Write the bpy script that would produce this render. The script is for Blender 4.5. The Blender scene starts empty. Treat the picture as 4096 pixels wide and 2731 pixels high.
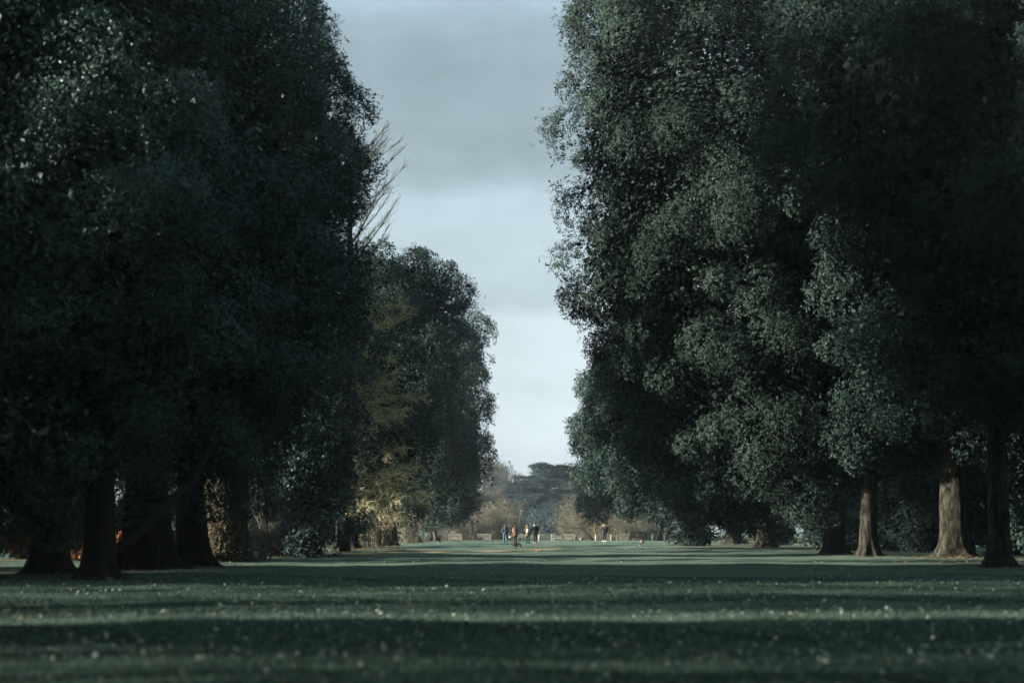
import bpy, math, random
import numpy as np
from mathutils import Vector, Matrix

# ------------------------------------------------------------------ camera, sky, sun, exposure
sc = bpy.context.scene
C = sc.collection
PW, PH, F, CX, YH, HC = 4096.0, 2731.0, 9671.0, 2048.0, 2101.0, 1.55
cam_d = bpy.data.cameras.new("camera"); cam = bpy.data.objects.new("camera", cam_d); C.objects.link(cam)
cam.location = (0, 0, HC); cam.rotation_euler = (math.radians(90), 0, 0)
cam_d.sensor_width = 36.0; cam_d.lens = 36.0 * F / PW
cam_d.shift_y = (YH - PH / 2) / PW
cam_d.clip_start = 0.5; cam_d.clip_end = 5000
cam_d.dof.use_dof = True; cam_d.dof.focus_distance = 185.0; cam_d.dof.aperture_fstop = 1.0
sc.camera = cam
sc.view_settings.view_transform = 'Standard'; sc.view_settings.look = 'None'
sc.view_settings.exposure = 2.0; sc.view_settings.gamma = 1.0
EXPO = 4.0                                   # 2 ** exposure

SUN_EL, SUN_AZ = math.radians(9.5), math.radians(8.0)   # low, from the left and a little behind
to_sun = Vector((-math.cos(SUN_AZ) * math.cos(SUN_EL), -math.sin(SUN_AZ) * math.cos(SUN_EL), math.sin(SUN_EL)))
sun_d = bpy.data.lights.new("sun", 'SUN'); sun = bpy.data.objects.new("sun", sun_d); C.objects.link(sun)
sun_d.energy = 5.0; sun_d.angle = math.radians(0.9); sun_d.color = (1.0, 0.94, 0.84)
sun.location = (-60, -10, 40); sun.rotation_euler = to_sun.to_track_quat('Z', 'Y').to_euler()

world = bpy.data.worlds.new("World"); sc.world = world; world.use_nodes = True
nt = world.node_tree; nt.nodes.clear()
def N(t, typ, **kw):
    n = t.nodes.new(typ)
    for k, v in kw.items():
        if k == 'inp':
            for i, val in v.items(): n.inputs[i].default_value = val
        else: setattr(n, k, v)
    return n
SKY_ST = 0.1
out = N(nt, 'ShaderNodeOutputWorld'); bg = N(nt, 'ShaderNodeBackground', inp={'Strength': SKY_ST})
sky = N(nt, 'ShaderNodeTexSky', sky_type='NISHITA'); sky.sun_disc = False
sky.sun_elevation = SUN_EL; sky.sun_rotation = math.atan2(to_sun.x, to_sun.y); sky.air_density = 1.0; sky.dust_density = 2.0
tc = N(nt, 'ShaderNodeTexCoord'); sep = N(nt, 'ShaderNodeSeparateXYZ'); nt.links.new(tc.outputs['Generated'], sep.inputs[0])
mp = N(nt, 'ShaderNodeMapping'); mp.inputs['Scale'].default_value = (8.0, 8.0, 19.0); nt.links.new(tc.outputs['Generated'], mp.inputs[0])
n1 = N(nt, 'ShaderNodeTexNoise', inp={'Scale': 1.0, 'Detail': 6.0, 'Roughness': 0.52}); nt.links.new(mp.outputs[0], n1.inputs['Vector'])
mp2 = N(nt, 'ShaderNodeMapping'); mp2.inputs['Scale'].default_value = (13.0, 13.0, 26.0); mp2.inputs['Location'].default_value = (3.1, 1.7, 0.6); nt.links.new(tc.outputs['Generated'], mp2.inputs[0])
n2 = N(nt, 'ShaderNodeTexNoise', inp={'Scale': 1.0, 'Detail': 8.0, 'Roughness': 0.6}); nt.links.new(mp2.outputs[0], n2.inputs['Vector'])
m1 = N(nt, 'ShaderNodeMath', operation='MULTIPLY_ADD', inp={1: 0.06, 2: -0.03}); nt.links.new(n1.outputs[0], m1.inputs[0])
m2 = N(nt, 'ShaderNodeMath', operation='ADD'); nt.links.new(sep.outputs['Z'], m2.inputs[0]); nt.links.new(m1.outputs[0], m2.inputs[1])
m3 = N(nt, 'ShaderNodeMath', operation='MULTIPLY', inp={1: 2.5}); nt.links.new(m2.outputs[0], m3.inputs[0])
ramp = N(nt, 'ShaderNodeValToRGB'); nt.links.new(m3.outputs[0], ramp.inputs[0])
def s2l(c): return [((v / 255 + 0.055) / 1.055) ** 2.4 if v > 10 else v / 255 / 12.92 for v in c]
stops = [(0.0, (208, 222, 230)), (0.085, (201, 217, 226)), (0.093, (178, 196, 206)), (0.128, (183, 202, 213)), (0.140, (183, 203, 215)),
         (0.156, (152, 171, 181)), (0.192, (146, 165, 176)), (0.212, (170, 194, 209)), (0.24, (148, 172, 182)), (0.4, (142, 170, 176))]
el = ramp.color_ramp.elements
while len(el) < len(stops): el.new(0.5)
for e, (z, c) in zip(el, stops):
    e.position = z * 2.5; e.color = s2l(c) + [1]
m4 = N(nt, 'ShaderNodeMath', operation='MULTIPLY_ADD', inp={1: 0.80, 2: 0.71}); nt.links.new(n2.outputs[0], m4.inputs[0])
m5 = N(nt, 'ShaderNodeMath', operation='MULTIPLY', inp={1: 1.0 / (EXPO * SKY_ST)}); nt.links.new(m4.outputs[0], m5.inputs[0])
vm = N(nt, 'ShaderNodeVectorMath', operation='SCALE'); nt.links.new(ramp.outputs[0], vm.inputs[0]); nt.links.new(m5.outputs[0], vm.inputs['Scale'])
mx = N(nt, 'ShaderNodeMix', data_type='RGBA'); mx.inputs[0].default_value = 0.94
nt.links.new(sky.outputs[0], mx.inputs[6]); nt.links.new(vm.outputs[0], mx.inputs[7])
nt.links.new(mx.outputs[2], bg.inputs[0]); nt.links.new(bg.outputs[0], out.inputs[0])

# ------------------------------------------------------------------ helpers
def at(px, py, d):
    return Vector(((px - CX) / F * d, d, HC + (YH - py) / F * d))
def gx(px, d): return (px - CX) / F * d
def gd(py): return F * HC / (py - YH)

def tag(o, label=None, cat=None, group=None, kind=None):
    if label: o['label'] = label
    if cat: o['category'] = cat
    if group: o['group'] = group
    if kind: o['kind'] = kind
    return o
def empty(name, loc, label, cat, group=None, rz=0.0):
    o = bpy.data.objects.new(name, None); C.objects.link(o); o.empty_display_size = 0.3
    o.location = loc; o.rotation_euler = (0, 0, rz)
    return tag(o, label, cat, group)
def link_mesh(name, me, mats, parent=None):
    o = bpy.data.objects.new(name, me); C.objects.link(o)
    for m in (mats if isinstance(mats, (list, tuple)) else [mats]): me.materials.append(m)
    if parent: o.parent = parent
    return o
def np_mesh(name, V, k, mats, parent=None, smooth=False, mi=None):
    """V: (n*k,3) vertices, every k in a row are one face"""
    V = np.asarray(V, dtype=np.float32).reshape(-1, 3); n = len(V) // k
    me = bpy.data.meshes.new(name)
    me.vertices.add(len(V)); me.vertices.foreach_set('co', V.ravel())
    me.loops.add(n * k); me.loops.foreach_set('vertex_index', np.arange(n * k, dtype=np.int32))
    me.polygons.add(n); me.polygons.foreach_set('loop_start', np.arange(0, n * k, k, dtype=np.int32))
    if mi is not None: me.polygons.foreach_set('material_index', np.asarray(mi, dtype=np.int32))
    me.update(calc_edges=True)
    return link_mesh(name, me, mats, parent)

class MB:
    def __init__(s): s.v = []; s.f = []; s.m = []
    def face(s, idx, m=0): s.f.append(idx); s.m.append(m)
    def loft(s, pts, rads, n=10, m=0, cap=True, fixed=None, rip=None):
        pts = [Vector(p) for p in pts]; K = len(pts); start = len(s.v)
        prev = None
        for i, p in enumerate(pts):
            t = (pts[min(i + 1, K - 1)] - pts[max(i - 1, 0)]).normalized()
            ref = Vector((0, 0, 1)) if abs(t.z) < 0.85 else Vector((0, -1, 0))
            if fixed: u, w = Vector(fixed[0]), Vector(fixed[1])
            else:
                u = t.cross(ref).normalized(); w = u.cross(t).normalized()
                if prev and prev.dot(u) < 0: u, w = -u, -w
                if prev and abs(prev.dot(u)) < 0.7:
                    u = (prev - t * prev.dot(t)).normalized(); w = u.cross(t).normalized()
            prev = u
            r = rads[i]; a, b = (r if isinstance(r, (tuple, list)) else (r, r))
            for j in range(n):
                th = 2 * math.pi * j / n
                q = rip(i, th) if rip else 1.0
                s.v.append(p + u * (a * q * math.cos(th)) + w * (b * q * math.sin(th)))
        for i in range(K - 1):
            mm = m[i] if isinstance(m, (list, tuple)) else m
            for j in range(n):
                a = start + i * n + j; b = start + i * n + (j + 1) % n
                s.face((a, b, b + n, a + n), mm)
        if cap:
            s.face(tuple(start + j for j in range(n))[::-1], m[0] if isinstance(m, (list, tuple)) else m)
            s.face(tuple(start + (K - 1) * n + j for j in range(n)), m[-1] if isinstance(m, (list, tuple)) else m)
        return s
    def box(s, c, size, rot=None, m=0):
        c = Vector(c); hx, hy, hz = (d / 2 for d in size); st = len(s.v)
        for x in (-hx, hx):
            for y in (-hy, hy):
                for z in (-hz, hz):
                    p = Vector((x, y, z))
                    if rot: p = rot @ p
                    s.v.append(c + p)
        for q in ((0, 1, 3, 2), (4, 6, 7, 5), (0, 4, 5, 1), (2, 3, 7, 6), (0, 2, 6, 4), (1, 5, 7, 3)):
            s.face(tuple(st + i for i in q), m)
        return s
    def build(s, name, mats, parent=None, smooth=True):
        me = bpy.data.meshes.new(name); me.from_pydata([tuple(v) for v in s.v], [], s.f)
        me.polygons.foreach_set('material_index', s.m)
        if smooth: me.polygons.foreach_set('use_smooth', [True] * len(s.f))
        me.update()
        return link_mesh(name, me, mats, parent)

def copy_tree(o, parent=None):
    c = o.copy(); C.objects.link(c)
    if parent: c.parent = parent
    for ch in [x for x in bpy.data.objects if x.parent == o]: copy_tree(ch, c)
    return c

def unit(a): return a / (np.linalg.norm(a, axis=-1, keepdims=True) + 1e-9)

def seg_arrays(P0, P1, R0, R1, n=3):
    """prisms of n sides along the segments -> (quads*4,3)"""
    P0 = np.asarray(P0, float); P1 = np.asarray(P1, float); R0 = np.asarray(R0, float)[:, None]; R1 = np.asarray(R1, float)[:, None]
    t = unit(P1 - P0); ref = np.where(np.abs(t[:, 2:3]) < 0.9, np.array([[0, 0, 1.0]]), np.array([[1.0, 0, 0]]))
    u = unit(np.cross(t, ref)); w = np.cross(u, t)
    rings0, rings1 = [], []
    for j in range(n):
        a = 2 * math.pi * j / n; d = u * math.cos(a) + w * math.sin(a)
        rings0.append(P0 + d * R0); rings1.append(P1 + d * R1)
    Q = []
    for j in range(n):
        k = (j + 1) % n
        Q.append(np.stack([rings0[j], rings0[k], rings1[k], rings1[j]], axis=1))
    return np.concatenate(Q, axis=0).reshape(-1, 3)

# ------------------------------------------------------------------ materials
def mat(name, col, rough=0.7, spec=0.3, noise=None, bump=0.0, bscale=30.0, island=None, coord='Object', stretch=None, transl=0.0):
    """noise = (scale, col2, low, high): second colour mixed in by noise; island = (col2, col3): leaf-to-leaf variation"""
    m = bpy.data.materials.new(name); m.use_nodes = True; t = m.node_tree
    b = t.nodes['Principled BSDF']; b.inputs['Roughness'].default_value = rough; b.inputs['Specular IOR Level'].default_value = spec
    b.inputs['Base Color'].default_value = (*col, 1)
    vec = None
    if noise or bump:
        c = N(t, 'ShaderNodeTexCoord'); vec = c.outputs[coord]
        if stretch:
            mpn = N(t, 'ShaderNodeMapping'); mpn.inputs['Scale'].default_value = stretch; t.links.new(vec, mpn.inputs[0]); vec = mpn.outputs[0]
    src = None
    if noise:
        nn = N(t, 'ShaderNodeTexNoise', inp={'Scale': noise[0], 'Detail': 6.0, 'Roughness': 0.6}); t.links.new(vec, nn.inputs['Vector'])
        mr = N(t, 'ShaderNodeMapRange'); mr.inputs[1].default_value = noise[2]; mr.inputs[2].default_value = noise[3]; t.links.new(nn.outputs[0], mr.inputs[0])
        mm = N(t, 'ShaderNodeMix', data_type='RGBA'); mm.inputs[6].default_value = (*col, 1); mm.inputs[7].default_value = (*noise[1], 1)
        t.links.new(mr.outputs[0], mm.inputs[0]); src = mm.outputs[2]
    if island:
        g = N(t, 'ShaderNodeNewGeometry'); r = N(t, 'ShaderNodeValToRGB'); t.links.new(g.outputs['Random Per Island'], r.inputs[0])
        e = r.color_ramp.elements; e[0].position = 0.0; e[0].color = (*island[0], 1); e[1].position = 1.0; e[1].color = (*island[1], 1)
        x = e.new(0.55); x.color = (*col, 1)
        if len(island) > 2:
            x = e.new(0.93); x.color = (*col, 1)
        src = r.outputs[0]
    if src: t.links.new(src, b.inputs['Base Color'])
    if bump:
        nb = N(t, 'ShaderNodeTexNoise', inp={'Scale': bscale, 'Detail': 5.0, 'Roughness': 0.65}); t.links.new(vec, nb.inputs['Vector'])
        bp = N(t, 'ShaderNodeBump', inp={'Strength': bump, 'Distance': 0.05}); t.links.new(nb.outputs[0], bp.inputs['Height']); t.links.new(bp.outputs[0], b.inputs['Normal'])
    if transl:
        tr = N(t, 'ShaderNodeBsdfTranslucent'); ms = N(t, 'ShaderNodeMixShader', inp={0: transl})
        if src: t.links.new(src, tr.inputs[0])
        else: tr.inputs[0].default_value = (*col, 1)
        o = t.nodes['Material Output']; t.links.new(b.outputs[0], ms.inputs[1]); t.links.new(tr.outputs[0], ms.inputs[2]); t.links.new(ms.outputs[0], o.inputs[0])
    return m

M = {}
M['leaf'] = mat('holm_oak_leaf', (0.020, 0.038, 0.031), 0.6, 0.2, island=((0.013, 0.028, 0.025), (0.044, 0.050, 0.034), 1), transl=0.0)
M['leaf_soft'] = mat('holm_oak_pale_leaf', (0.022, 0.038, 0.029), 0.65, 0.15, island=((0.014, 0.027, 0.023), (0.050, 0.050, 0.030), 1), transl=0.0)
M['shrub_leaf'] = mat('shrub_leaf', (0.014, 0.027, 0.023), 0.7, 0.12, island=((0.009, 0.018, 0.016), (0.030, 0.038, 0.026), 1))
M['leaf_gloss'] = mat('glossy_oak_leaf', (0.027, 0.048, 0.040), 0.45, 0.30, island=((0.017, 0.035, 0.033), (0.046, 0.060, 0.046), 1))
M['bark'] = mat('oak_bark', (0.013, 0.012, 0.010), 0.9, 0.1, noise=(3.0, (0.036, 0.030, 0.022), 0.40, 0.66), bump=0.9, bscale=6.0, stretch=(3.0, 3.0, 0.5))
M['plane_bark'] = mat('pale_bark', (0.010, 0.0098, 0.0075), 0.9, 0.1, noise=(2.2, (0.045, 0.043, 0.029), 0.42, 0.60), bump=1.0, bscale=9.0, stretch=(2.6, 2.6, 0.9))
M['twig'] = mat('twig', (0.16, 0.125, 0.075), 0.8, 0.1, island=((0.09, 0.07, 0.045), (0.26, 0.21, 0.12)))
M['tan_twig'] = mat('tan_twig', (0.135, 0.124, 0.086), 0.8, 0.1, island=((0.075, 0.072, 0.055), (0.20, 0.178, 0.12)))
M['grey_twig'] = mat('grey_twig', (0.125, 0.118, 0.098), 0.8, 0.1, island=((0.07, 0.067, 0.058), (0.20, 0.185, 0.15)))
M['birch'] = mat('birch_bark', (0.42, 0.40, 0.33), 0.8, 0.1)
M['cedar'] = mat('cedar_needles', (0.024, 0.042, 0.044), 0.7, 0.2, island=((0.015, 0.028, 0.031), (0.042, 0.064, 0.064)))
M['larch'] = mat('larch_sprays', (0.36, 0.33, 0.20), 0.8, 0.1, island=((0.16, 0.19, 0.12), (0.58, 0.50, 0.30)))
M['beech'] = mat('russet_leaf', (0.15, 0.062, 0.020), 0.8, 0.1, island=((0.09, 0.04, 0.015), (0.22, 0.095, 0.032)))
M['ivy'] = mat('brown_ivy', (0.075, 0.060, 0.030), 0.7, 0.15, island=((0.025, 0.026, 0.016), (0.105, 0.082, 0.044)))
M['litter'] = mat('leaf_litter', (0.18, 0.11, 0.05), 0.7, 0.2, island=((0.09, 0.055, 0.03), (0.32, 0.21, 0.10)))
M['pale_leaf'] = mat('pale_fallen_leaf', (0.33, 0.36, 0.32), 0.5, 0.4, island=((0.13, 0.16, 0.14), (0.56, 0.57, 0.50)))
M['grass'] = mat('lawn_grass', (0.034, 0.070, 0.045), 0.8, 0.1, noise=(0.85, (0.056, 0.094, 0.061), 0.38, 0.66), bump=1.0, bscale=14.0)
M['blade'] = mat('grass_blade', (0.026, 0.056, 0.039), 0.7, 0.12, island=((0.018, 0.040, 0.028), (0.040, 0.076, 0.053)))
M['path'] = mat('sandy_path', (0.34, 0.27, 0.145), 0.9, 0.1, noise=(1.2, (0.24, 0.165, 0.08), 0.45, 0.7), bump=0.15, bscale=20)
M['gravel'] = mat('pale_gravel', (0.40, 0.41, 0.40), 0.9, 0.1, noise=(2.0, (0.30, 0.30, 0.28), 0.4, 0.7), bump=0.4, bscale=20)
M['soil'] = mat('soil', (0.075, 0.062, 0.042), 0.95, 0.05, noise=(0.8, (0.12, 0.085, 0.05), 0.4, 0.65), bump=0.8, bscale=8)
M['wood_grey'] = mat('weathered_shaded_teak', (0.15, 0.15, 0.125), 0.8, 0.15, noise=(3.0, (0.11, 0.11, 0.09), 0.4, 0.7), stretch=(1, 1, 6))  # greyed for weathering and for shade
M['wood_sunlit'] = mat('sunlit_teak', (0.50, 0.43, 0.35), 0.75, 0.2, noise=(3.0, (0.42, 0.35, 0.28), 0.4, 0.7), stretch=(1, 1, 6))  # sunlight put into the colour: brighter teak for the lit benches
M['wood_dark'] = mat('dark_shaded_teak', (0.055, 0.048, 0.038), 0.7, 0.25, noise=(3.0, (0.03, 0.028, 0.024), 0.4, 0.7), stretch=(1, 1, 6))  # darkened teak: shade and backlight of the dark benches put into the colour
M['stone'] = mat('stone', (0.42, 0.37, 0.31), 0.85, 0.15, noise=(4.0, (0.33, 0.29, 0.24), 0.4, 0.7))
M['skin'] = mat('skin', (0.33, 0.20, 0.145), 0.55, 0.35)
M['dark_hair'] = mat('dark_hair', (0.018, 0.013, 0.010), 0.5, 0.3)
M['brown_hair'] = mat('brown_hair', (0.05, 0.026, 0.014), 0.5, 0.3)
M['slate'] = mat('slate_fleece', (0.050, 0.060, 0.075), 0.85, 0.1, noise=(9.0, (0.075, 0.085, 0.10), 0.4, 0.65))
M['jeans'] = mat('blue_denim', (0.036, 0.066, 0.092), 0.8, 0.1, noise=(7.0, (0.070, 0.115, 0.145), 0.42, 0.62))
M['black_cloth'] = mat('black_cloth', (0.012, 0.014, 0.018), 0.8, 0.15)
M['dark_jeans'] = mat('charcoal_denim', (0.025, 0.03, 0.038), 0.8, 0.1)
M['mustard'] = mat('mustard_cotton', (0.155, 0.105, 0.042), 0.8, 0.1, noise=(6.0, (0.115, 0.075, 0.03), 0.4, 0.65))
M['rust'] = mat('rust_wool', (0.12, 0.06, 0.025), 0.85, 0.1)
M['fur'] = mat('cream_fur', (0.62, 0.56, 0.45), 0.9, 0.05, noise=(30, (0.42, 0.36, 0.27), 0.4, 0.65), bump=0.6, bscale=60)
M['white'] = mat('white_canvas', (0.72, 0.70, 0.64), 0.7, 0.2)
M['tan_shoe'] = mat('tan_suede', (0.42, 0.26, 0.13), 0.8, 0.1)
M['grey_scarf'] = mat('grey_scarf', (0.36, 0.38, 0.38), 0.85, 0.1)
M['goose_brown'] = mat('goose_feather_brown', (0.085, 0.06, 0.036), 0.7, 0.2, noise=(18, (0.15, 0.11, 0.07), 0.45, 0.6))
M['goose_pale'] = mat('goose_feather_pale', (0.38, 0.34, 0.28), 0.7, 0.2)
M['goose_black'] = mat('goose_feather_black', (0.015, 0.015, 0.016), 0.6, 0.3)
M['squirrel'] = mat('squirrel_fur', (0.24, 0.17, 0.10), 0.85, 0.1)
M['eye'] = mat('eye', (0.02, 0.015, 0.01), 0.2, 0.5)
M['sign'] = mat('green_metal', (0.05, 0.085, 0.085), 0.5, 0.4)
def grass_sheen(m, w):
    b = m.node_tree.nodes['Principled BSDF']; b.inputs['Sheen Weight'].default_value = w; b.inputs['Sheen Roughness'].default_value = 0.55; b.inputs['Sheen Tint'].default_value = (0.70, 0.95, 0.78, 1)
    for n in m.node_tree.nodes:
        if n.type == 'BUMP': n.inputs['Distance'].default_value = 0.16
grass_sheen(M['grass'], 0.26); grass_sheen(M['blade'], 0.12)
def clump_tone(m, lo, hi, scale):
    t = m.node_tree; b = t.nodes['Principled BSDF']; b.inputs['Specular Tint'].default_value = (0.80, 1.0, 0.88, 1); old = b.inputs['Base Color'].links[0].from_socket
    c = N(t, 'ShaderNodeTexCoord'); n = N(t, 'ShaderNodeTexNoise', inp={'Scale': scale, 'Detail': 3.0}); t.links.new(c.outputs['Object'], n.inputs['Vector'])
    r = N(t, 'ShaderNodeMapRange'); r.inputs[1].default_value = .35; r.inputs[2].default_value = .68; r.inputs[3].default_value = lo; r.inputs[4].default_value = hi; t.links.new(n.outputs[0], r.inputs[0])
    v = N(t, 'ShaderNodeVectorMath', operation='SCALE'); t.links.new(old, v.inputs[0]); t.links.new(r.outputs[0], v.inputs['Scale']); t.links.new(v.outputs[0], b.inputs['Base Color'])
clump_tone(M['leaf_gloss'], 0.45, 1.9, 0.45); clump_tone(M['leaf'], 0.5, 1.3, 0.42); clump_tone(M['leaf_soft'], 0.45, 1.2, 0.42)
def plaid():
    m = bpy.data.materials.new('plaid_wool'); m.use_nodes = True; t = m.node_tree; b = t.nodes['Principled BSDF']; b.inputs['Roughness'].default_value = 0.9
    c = N(t, 'ShaderNodeTexCoord'); mp_ = N(t, 'ShaderNodeMapping'); mp_.inputs['Rotation'].default_value = (0, 0.6, 0); t.links.new(c.outputs['Object'], mp_.inputs[0])
    w1 = N(t, 'ShaderNodeTexWave', bands_direction='X', inp={'Scale': 5.5, 'Distortion': 1.5}); w2 = N(t, 'ShaderNodeTexWave', bands_direction='Z', inp={'Scale': 5.5, 'Distortion': 1.5})
    for w in (w1, w2): t.links.new(mp_.outputs[0], w.inputs[0])
    a = N(t, 'ShaderNodeMath', operation='ADD'); t.links.new(w1.outputs[1], a.inputs[0]); t.links.new(w2.outputs[1], a.inputs[1])
    h = N(t, 'ShaderNodeMath', operation='MULTIPLY', inp={1: 0.5}); t.links.new(a.outputs[0], h.inputs[0])
    r = N(t, 'ShaderNodeValToRGB'); t.links.new(h.outputs[0], r.inputs[0]); e = r.color_ramp.elements
    e[0].position = 0.1; e[0].color = (0.05, 0.015, 0.02, 1); e[1].position = 0.9; e[1].color = (0.22, 0.17, 0.12, 1); x = e.new(0.5); x.color = (0.11, 0.045, 0.045, 1)
    t.links.new(r.outputs[0], b.inputs['Base Color']); return m
M['plaid'] = plaid()

# ------------------------------------------------------------------ ground
def ground_z(x, y):
    z = 0.035 * np.sin(x * 0.55 + 0.35 * y) * np.sin(y * 0.27 + 0.8) + 0.03 * np.sin(x * 0.21 - y * 0.13 + 1.0) + 0.015 * np.sin(1.9 * x + 0.8 * y)
    z = z * np.clip((270 - y) / 30, 0, 1)
    t = np.clip((y - 248) / 12.0, 0, 1); dip = -0.36 * t * t * (3 - 2 * t)
    return z + dip
def grid_mesh(name, xs, ys, material, dz=0.0, inside=None):
    X, Y = np.meshgrid(xs, ys); Z = ground_z(X, Y) + dz
    V = np.stack([X, Y, Z], -1).reshape(-1, 3); nx = len(xs); Fc = []
    for j in range(len(ys) - 1):
        for i in range(nx - 1):
            a = j * nx + i; Fc.append((a, a + 1, a + nx + 1, a + nx))
    me = bpy.data.meshes.new(name); me.from_pydata(V.tolist(), [], Fc); me.polygons.foreach_set('use_smooth', [True] * len(Fc)); me.update()
    return link_mesh(name, me, material)
xs = np.concatenate([[-170, -120, -80, -60], np.arange(-46, 46.1, 0.75), [60, 80, 120, 170]])
ys = np.concatenate([[-60, -30, 0, 10], np.arange(18, 290, 1.0), [300, 320, 350, 400, 480, 560, 690]])
tag(grid_mesh('lawn', xs, ys, M['grass']), kind='structure')

def strip(name, line, width, material, dz=0.006, step=0.8):
    pts = []
    for (a, b) in zip(line[:-1], line[1:]):
        a, b = Vector(a), Vector(b); n = max(2, int((b - a).length / step))
        pts += [a.lerp(b, i / n) for i in range(n)]
    pts.append(Vector(line[-1])); V = []; Fc = []; W = 7
    for i, p in enumerate(pts):
        t = (pts[min(i + 1, len(pts) - 1)] - pts[max(i - 1, 0)]).normalized(); s_ = Vector((t.y, -t.x))
        wob = 1 + 0.12 * math.sin(i * 0.9) + 0.08 * math.sin(i * 2.3)
        for k in range(W):
            q = p + s_ * (width * wob * (k / (W - 1) - 0.5)); V.append((q.x, q.y, float(ground_z(np.float64(q.x), np.float64(q.y))) + dz + 0.02))
    for i in range(len(pts) - 1):
        for k in range(W - 1):
            a = i * W + k; Fc.append((a, a + 1, a + W + 1, a + W))
    me = bpy.data.meshes.new(name); me.from_pydata(V, [], Fc); me.polygons.foreach_set('use_smooth', [True] * len(Fc)); me.update()
    return tag(link_mesh(name, me, material), kind='structure')
strip('path', [(-30, 92), (-16, 114), (-6.2, 132.7), (0.2, 147), (3.2, 154.5), (8.7, 161), (15, 166), (26, 172)], 2.7, M['path'])
strip('gravel_path', [(-60, 285), (-20, 281), (0, 279), (20, 281), (50, 287)], 9.0, M['gravel'])
grid_mesh('border', np.linspace(-60, 60, 81), np.linspace(296, 360, 33), M['soil'], 0.03)['kind'] = 'structure'

# ------------------------------------------------------------------ foliage
def leaves(P, Nrm, rng, L, Wd, k, quad=True, spread=1.0, tuft=0.5):
    """P: tuft centres, Nrm: outward normals; k leaves round each tuft"""
    ts = np.repeat(rng.uniform(0.65, 1.4, (len(P), 1)), k, 0); P = np.repeat(P, k, 0); Nn = np.repeat(Nrm, k, 0); n = len(P)
    fn = unit(Nn + rng.normal(size=(n, 3)) * 0.42 * spread + np.array([0, 0, 0.15]))
    d = rng.normal(size=(n, 3)) + np.array([0, 0, -0.25]); d = unit(d - fn * (d * fn).sum(1, keepdims=True)); d = unit(d + fn * rng.uniform(-0.2, 0.5, (n, 1)))
    ln = ts * L * rng.uniform(0.65, 1.25, (n, 1)); wd = ts * Wd * rng.uniform(0.7, 1.25, (n, 1))
    s = unit(np.cross(d, fn))
    b = P + d * (ln * tuft * rng.uniform(0, 1, (n, 1))) + rng.normal(size=(n, 3)) * L * 0.3
    if quad: V = np.stack([b, b + d * ln * 0.45 + s * wd * 0.5, b + d * ln, b + d * ln * 0.45 - s * wd * 0.5], 1)
    else: V = np.stack([b, b + d * ln + s * wd * 0.5, b + d * ln - s * wd * 0.5], 1)
    return V.reshape(-1, 3)

def crown_points(masses, rng, dens, lobe, cut, camera_xy=(0, 0), zmin=0.8, fill=60.0):
    """tufts on lobes that sit on the surfaces of the masses (cx,cy,cz,rx,ry,rz)"""
    Ms = np.array(masses, float); TP, TN, FP = [], [], []
    for i, m in enumerate(Ms):
        c, r = m[:3], m[3:]; p = 1.6
        area = 4 * math.pi * (((r[0] * r[1]) ** p + (r[0] * r[2]) ** p + (r[1] * r[2]) ** p) / 3) ** (1 / p)
        nl = int(area / (2.9 * lobe * lobe)) + 3
        d = unit(rng.normal(size=(nl, 3))); ctr = c + d * r * rng.uniform(0.84, 1.02, (nl, 1))
        nrm = unit(d / r)
        keep = ctr[:, 2] > zmin
        for j, mj in enumerate(Ms):
            if j != i: keep &= (((ctr - mj[:3]) / mj[3:]) ** 2).sum(1) > 0.72
        ctr, nrm = ctr[keep], nrm[keep]
        tocam = unit(np.array([camera_xy[0] - c[0], camera_xy[1] - c[1], 0.0]))
        for cc, nn in zip(ctr, nrm):
            f = nn @ tocam; q = dens * (1.0 if f > -0.15 else cut)
            lr = lobe * rng.uniform(0.42, 1.45); st = rng.uniform(0.8, 1.38); ax = unit(nn + rng.normal(size=3) * .35); nt_ = max(4, int(q * 2.6 * math.pi * lr * lr))
            dd = unit(rng.normal(size=(nt_, 3)) + nn * 0.75 + np.array([0, 0, 0.25]))
            rad = rng.uniform(0.72, 1.06, (nt_, 1)); stray = rng.random((nt_, 1)) < 0.08; rad = np.where(stray, rad * rng.uniform(1.05, 1.28, (nt_, 1)), rad)
            off = dd * rad * lr * np.array([1, 1, 0.85]); TP.append(cc + off + ax * (off @ ax)[:, None] * (st - 1)); TN.append(dd)
        nf = int(area * fill); d = unit(rng.normal(size=(nf, 3)))
        FP.append(c + d * r * rng.uniform(0.42, 0.84, (nf, 1)))
    TP, TN, FP = np.concatenate(TP), np.concatenate(TN), np.concatenate(FP)
    k = TP[:, 2] > zmin * 0.7; FP = FP[FP[:, 2] > zmin * 0.9]
    return TP[k], TN[k], FP

def make_crown(masses, base, parent, seed, L=0.17, k=7, dens=9.0, lobe=1.15, cut=0.3, material='leaf', quad=True, zmin=1.0, fillL=0.30, fill=60.0, spread=1.0):
    rng = np.random.default_rng(seed)
    TP, TN, FP = crown_points(masses, rng, dens, lobe, cut, zmin=zmin, fill=fill)
    V = leaves(TP, TN, rng, L, L * 0.5, k, quad, spread)
    fn = unit(FP - np.mean(FP, 0)); Vf = leaves(FP, fn, rng, fillL, fillL * 0.6, 1, quad)
    V = np.concatenate([V, Vf]) - np.array(base)
    return np_mesh('crown', V, 4 if quad else 3, M[material], parent)

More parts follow.
